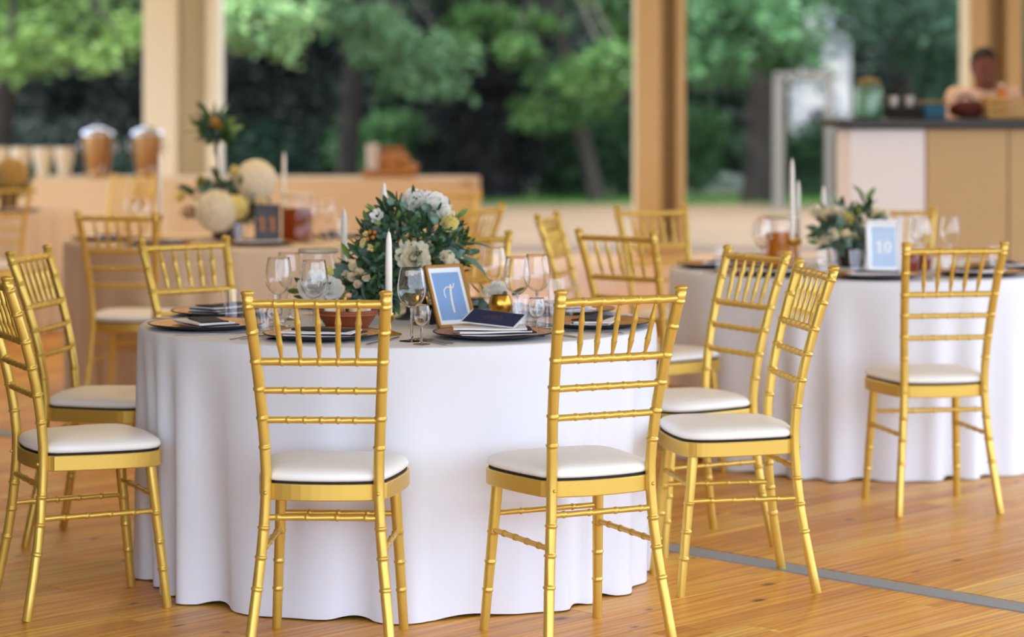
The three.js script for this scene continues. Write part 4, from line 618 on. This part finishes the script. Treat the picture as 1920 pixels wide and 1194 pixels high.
tree('maple_tree', 'slender leaning tree with brown bark beside the tan post', 1.35, 38, 0.11, -0.9, barkPale, [[0.0, 2.29, 36, 0.28], [-0.49, 2.64, 37, 0.33], [0.24, 2.6, 37, 0.33], [0.33, 1.25, 37, 0.23], [1.35, 1.9, 34, 0.38], [1.61, 1.97, 34, 0.34], [0.82, 1.62, 37, 0.37], [1.06, 1.29, 37, 0.33], [1.59, 2.71, 38, 0.42], ...crown(0.8, 38.5, 4, 7, 4.8)], '#567f36', 104);
tree('maple_tree', 'broad green tree with a dark trunk between the tan post and the bar', 3.75, 37, 0.2, 0.1, bark, [[2.69, 2.54, 33, 0.51], [3.2, 2.68, 33, 0.51], [3.68, 2.42, 34, 0.45], [3.9, 1.97, 34, 0.34], [2.7, 1.75, 34, 0.34], [2.98, 2.03, 33, 0.36], ...crown(3.5, 37, 5, 8, 4.6)], '#43703a', 105);
tree('maple_tree', 'dull green tree behind the bar things', 6.6, 40, 0.2, -0.3, bark, [[4.77, 2.8, 36, 0.4], [6.34, 2.68, 37, 0.57], [6.62, 1.96, 38, 0.5], [7.2, 2.4, 38, 0.6], ...crown(6.5, 40, 6, 8, 4.6)], '#3a5f40', 106);
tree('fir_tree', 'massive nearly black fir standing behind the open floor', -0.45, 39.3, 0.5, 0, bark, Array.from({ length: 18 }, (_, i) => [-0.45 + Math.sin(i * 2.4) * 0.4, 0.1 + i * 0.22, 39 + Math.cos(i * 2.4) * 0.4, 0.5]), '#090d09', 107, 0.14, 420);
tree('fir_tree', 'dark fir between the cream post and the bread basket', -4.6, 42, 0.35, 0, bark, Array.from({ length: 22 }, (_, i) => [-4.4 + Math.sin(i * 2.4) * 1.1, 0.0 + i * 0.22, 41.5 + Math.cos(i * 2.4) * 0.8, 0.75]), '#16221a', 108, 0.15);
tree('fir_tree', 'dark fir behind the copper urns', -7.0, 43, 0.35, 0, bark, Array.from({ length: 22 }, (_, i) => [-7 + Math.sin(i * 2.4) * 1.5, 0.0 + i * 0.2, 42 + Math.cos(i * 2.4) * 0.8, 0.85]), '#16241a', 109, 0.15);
const rs = rngOf(303);
[[-2.26, 0.7, 39, 0.7, '#4f7d3c', 'round green shrub under the bread basket tree'], [-1.75, 0.7, 39.5, 0.55, '#3f6b33', 'green shrub beside the black fir'], [0.75, 0.4, 40, 0.6, '#2f5528', 'low dark shrub at the foot of the slender tree'], [1.5, 0.6, 40, 0.9, '#3b5f2f', 'broad shrub behind the tan post'], [2.7, 0.7, 40, 0.8, '#456e32', 'shrub left of the dark maple trunk'], [4.6, 0.4, 40, 0.8, '#3c6030', 'shrub behind the grey garden frame'], [-3.6, 0.4, 40.5, 0.8, '#2a5038', 'bluish green shrub behind the tall branch'], [-5.6, 0.3, 39.5, 0.8, '#1d3322', 'dark shrub behind the cream post'], [6.2, 0.6, 41, 1.0, '#2c4d33', 'dark green shrub behind the bar'], [-7.8, 0.4, 40, 0.9, '#1c2f20', 'dark shrub at the far end of the terrace']].forEach(([x, h, d, R, col, label], i) => {
  const t = thing('shrub', label, 'shrub', W(x, -0.16, d), 0, 'shrubs along the lawn'); const cl = Array.from({ length: 7 }, () => [x + (rs() - 0.5) * R * 1.5, h + (rs() - 0.5) * R * 1.3, d + (rs() - 0.5) * R, R * 0.5]);
  for (let k = 0; k < 4; k++) part('stem', sweep([V(0, 0, 0), V((rs() - 0.5) * 0.4, h * 0.6 + 0.16, 0), V((rs() - 0.5) * R, h + 0.3, (rs() - 0.5) * 0.4)], [0.03, 0.022, 0.01], 6), bark, t);
  const m = part('foliage', leafCloud(cl.map(c => [...c, 420]), 0.15, 400 + i).translate(-x, 0.16, d), leafy(col), t); m.userData.kind = 'stuff';
});
{ // wood behind everything: a tall thicket and a rising bank
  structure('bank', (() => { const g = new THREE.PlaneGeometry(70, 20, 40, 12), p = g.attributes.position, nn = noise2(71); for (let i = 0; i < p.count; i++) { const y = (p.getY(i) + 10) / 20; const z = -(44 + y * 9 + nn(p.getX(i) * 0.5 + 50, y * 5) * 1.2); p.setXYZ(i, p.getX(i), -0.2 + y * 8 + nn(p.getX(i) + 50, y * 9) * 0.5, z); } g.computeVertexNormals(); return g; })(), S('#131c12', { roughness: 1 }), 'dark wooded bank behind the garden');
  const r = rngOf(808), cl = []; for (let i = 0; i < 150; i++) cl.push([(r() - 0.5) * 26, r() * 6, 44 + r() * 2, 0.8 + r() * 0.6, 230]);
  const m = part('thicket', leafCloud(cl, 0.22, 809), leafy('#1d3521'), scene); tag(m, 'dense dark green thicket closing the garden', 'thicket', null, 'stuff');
}
{ const t = thing('garden_arch', 'thin grey timber frame standing on the lawn', 'garden arch', W(3.92, -0.16, 32.5)); const gm = S('#6f685e', { roughness: 0.8 }); for (const s of [-1, 1]) part('upright', box(s < 0 ? 0.13 : 0.09, 1.92, 0.1, s * 0.34, 0.96, 0), gm, t); part('lintel', box(0.8, 0.1, 0.1, 0, 1.95, 0), gm, t); }
{ const t = thing('sky_gap_block', 'added white house shape standing in for a sky gap between the trees', 'stand_in', W(5.35, -0.16, 42)); part('wall', box(0.95, 2.9, 0.8, 0, 1.45, 0), S('#e4e2e0'), t); part('roof', new THREE.ConeGeometry(0.85, 0.6, 4).rotateY(Math.PI / 4).translate(0, 3.2, 0), S('#8f8d90'), t); part('door', box(0.4, 1.5, 0.02, 0, 0.76, 0.41), S('#6d6a66'), t); }  // white block added where bright sky would show through the foliage

renderer.render(scene, camera);
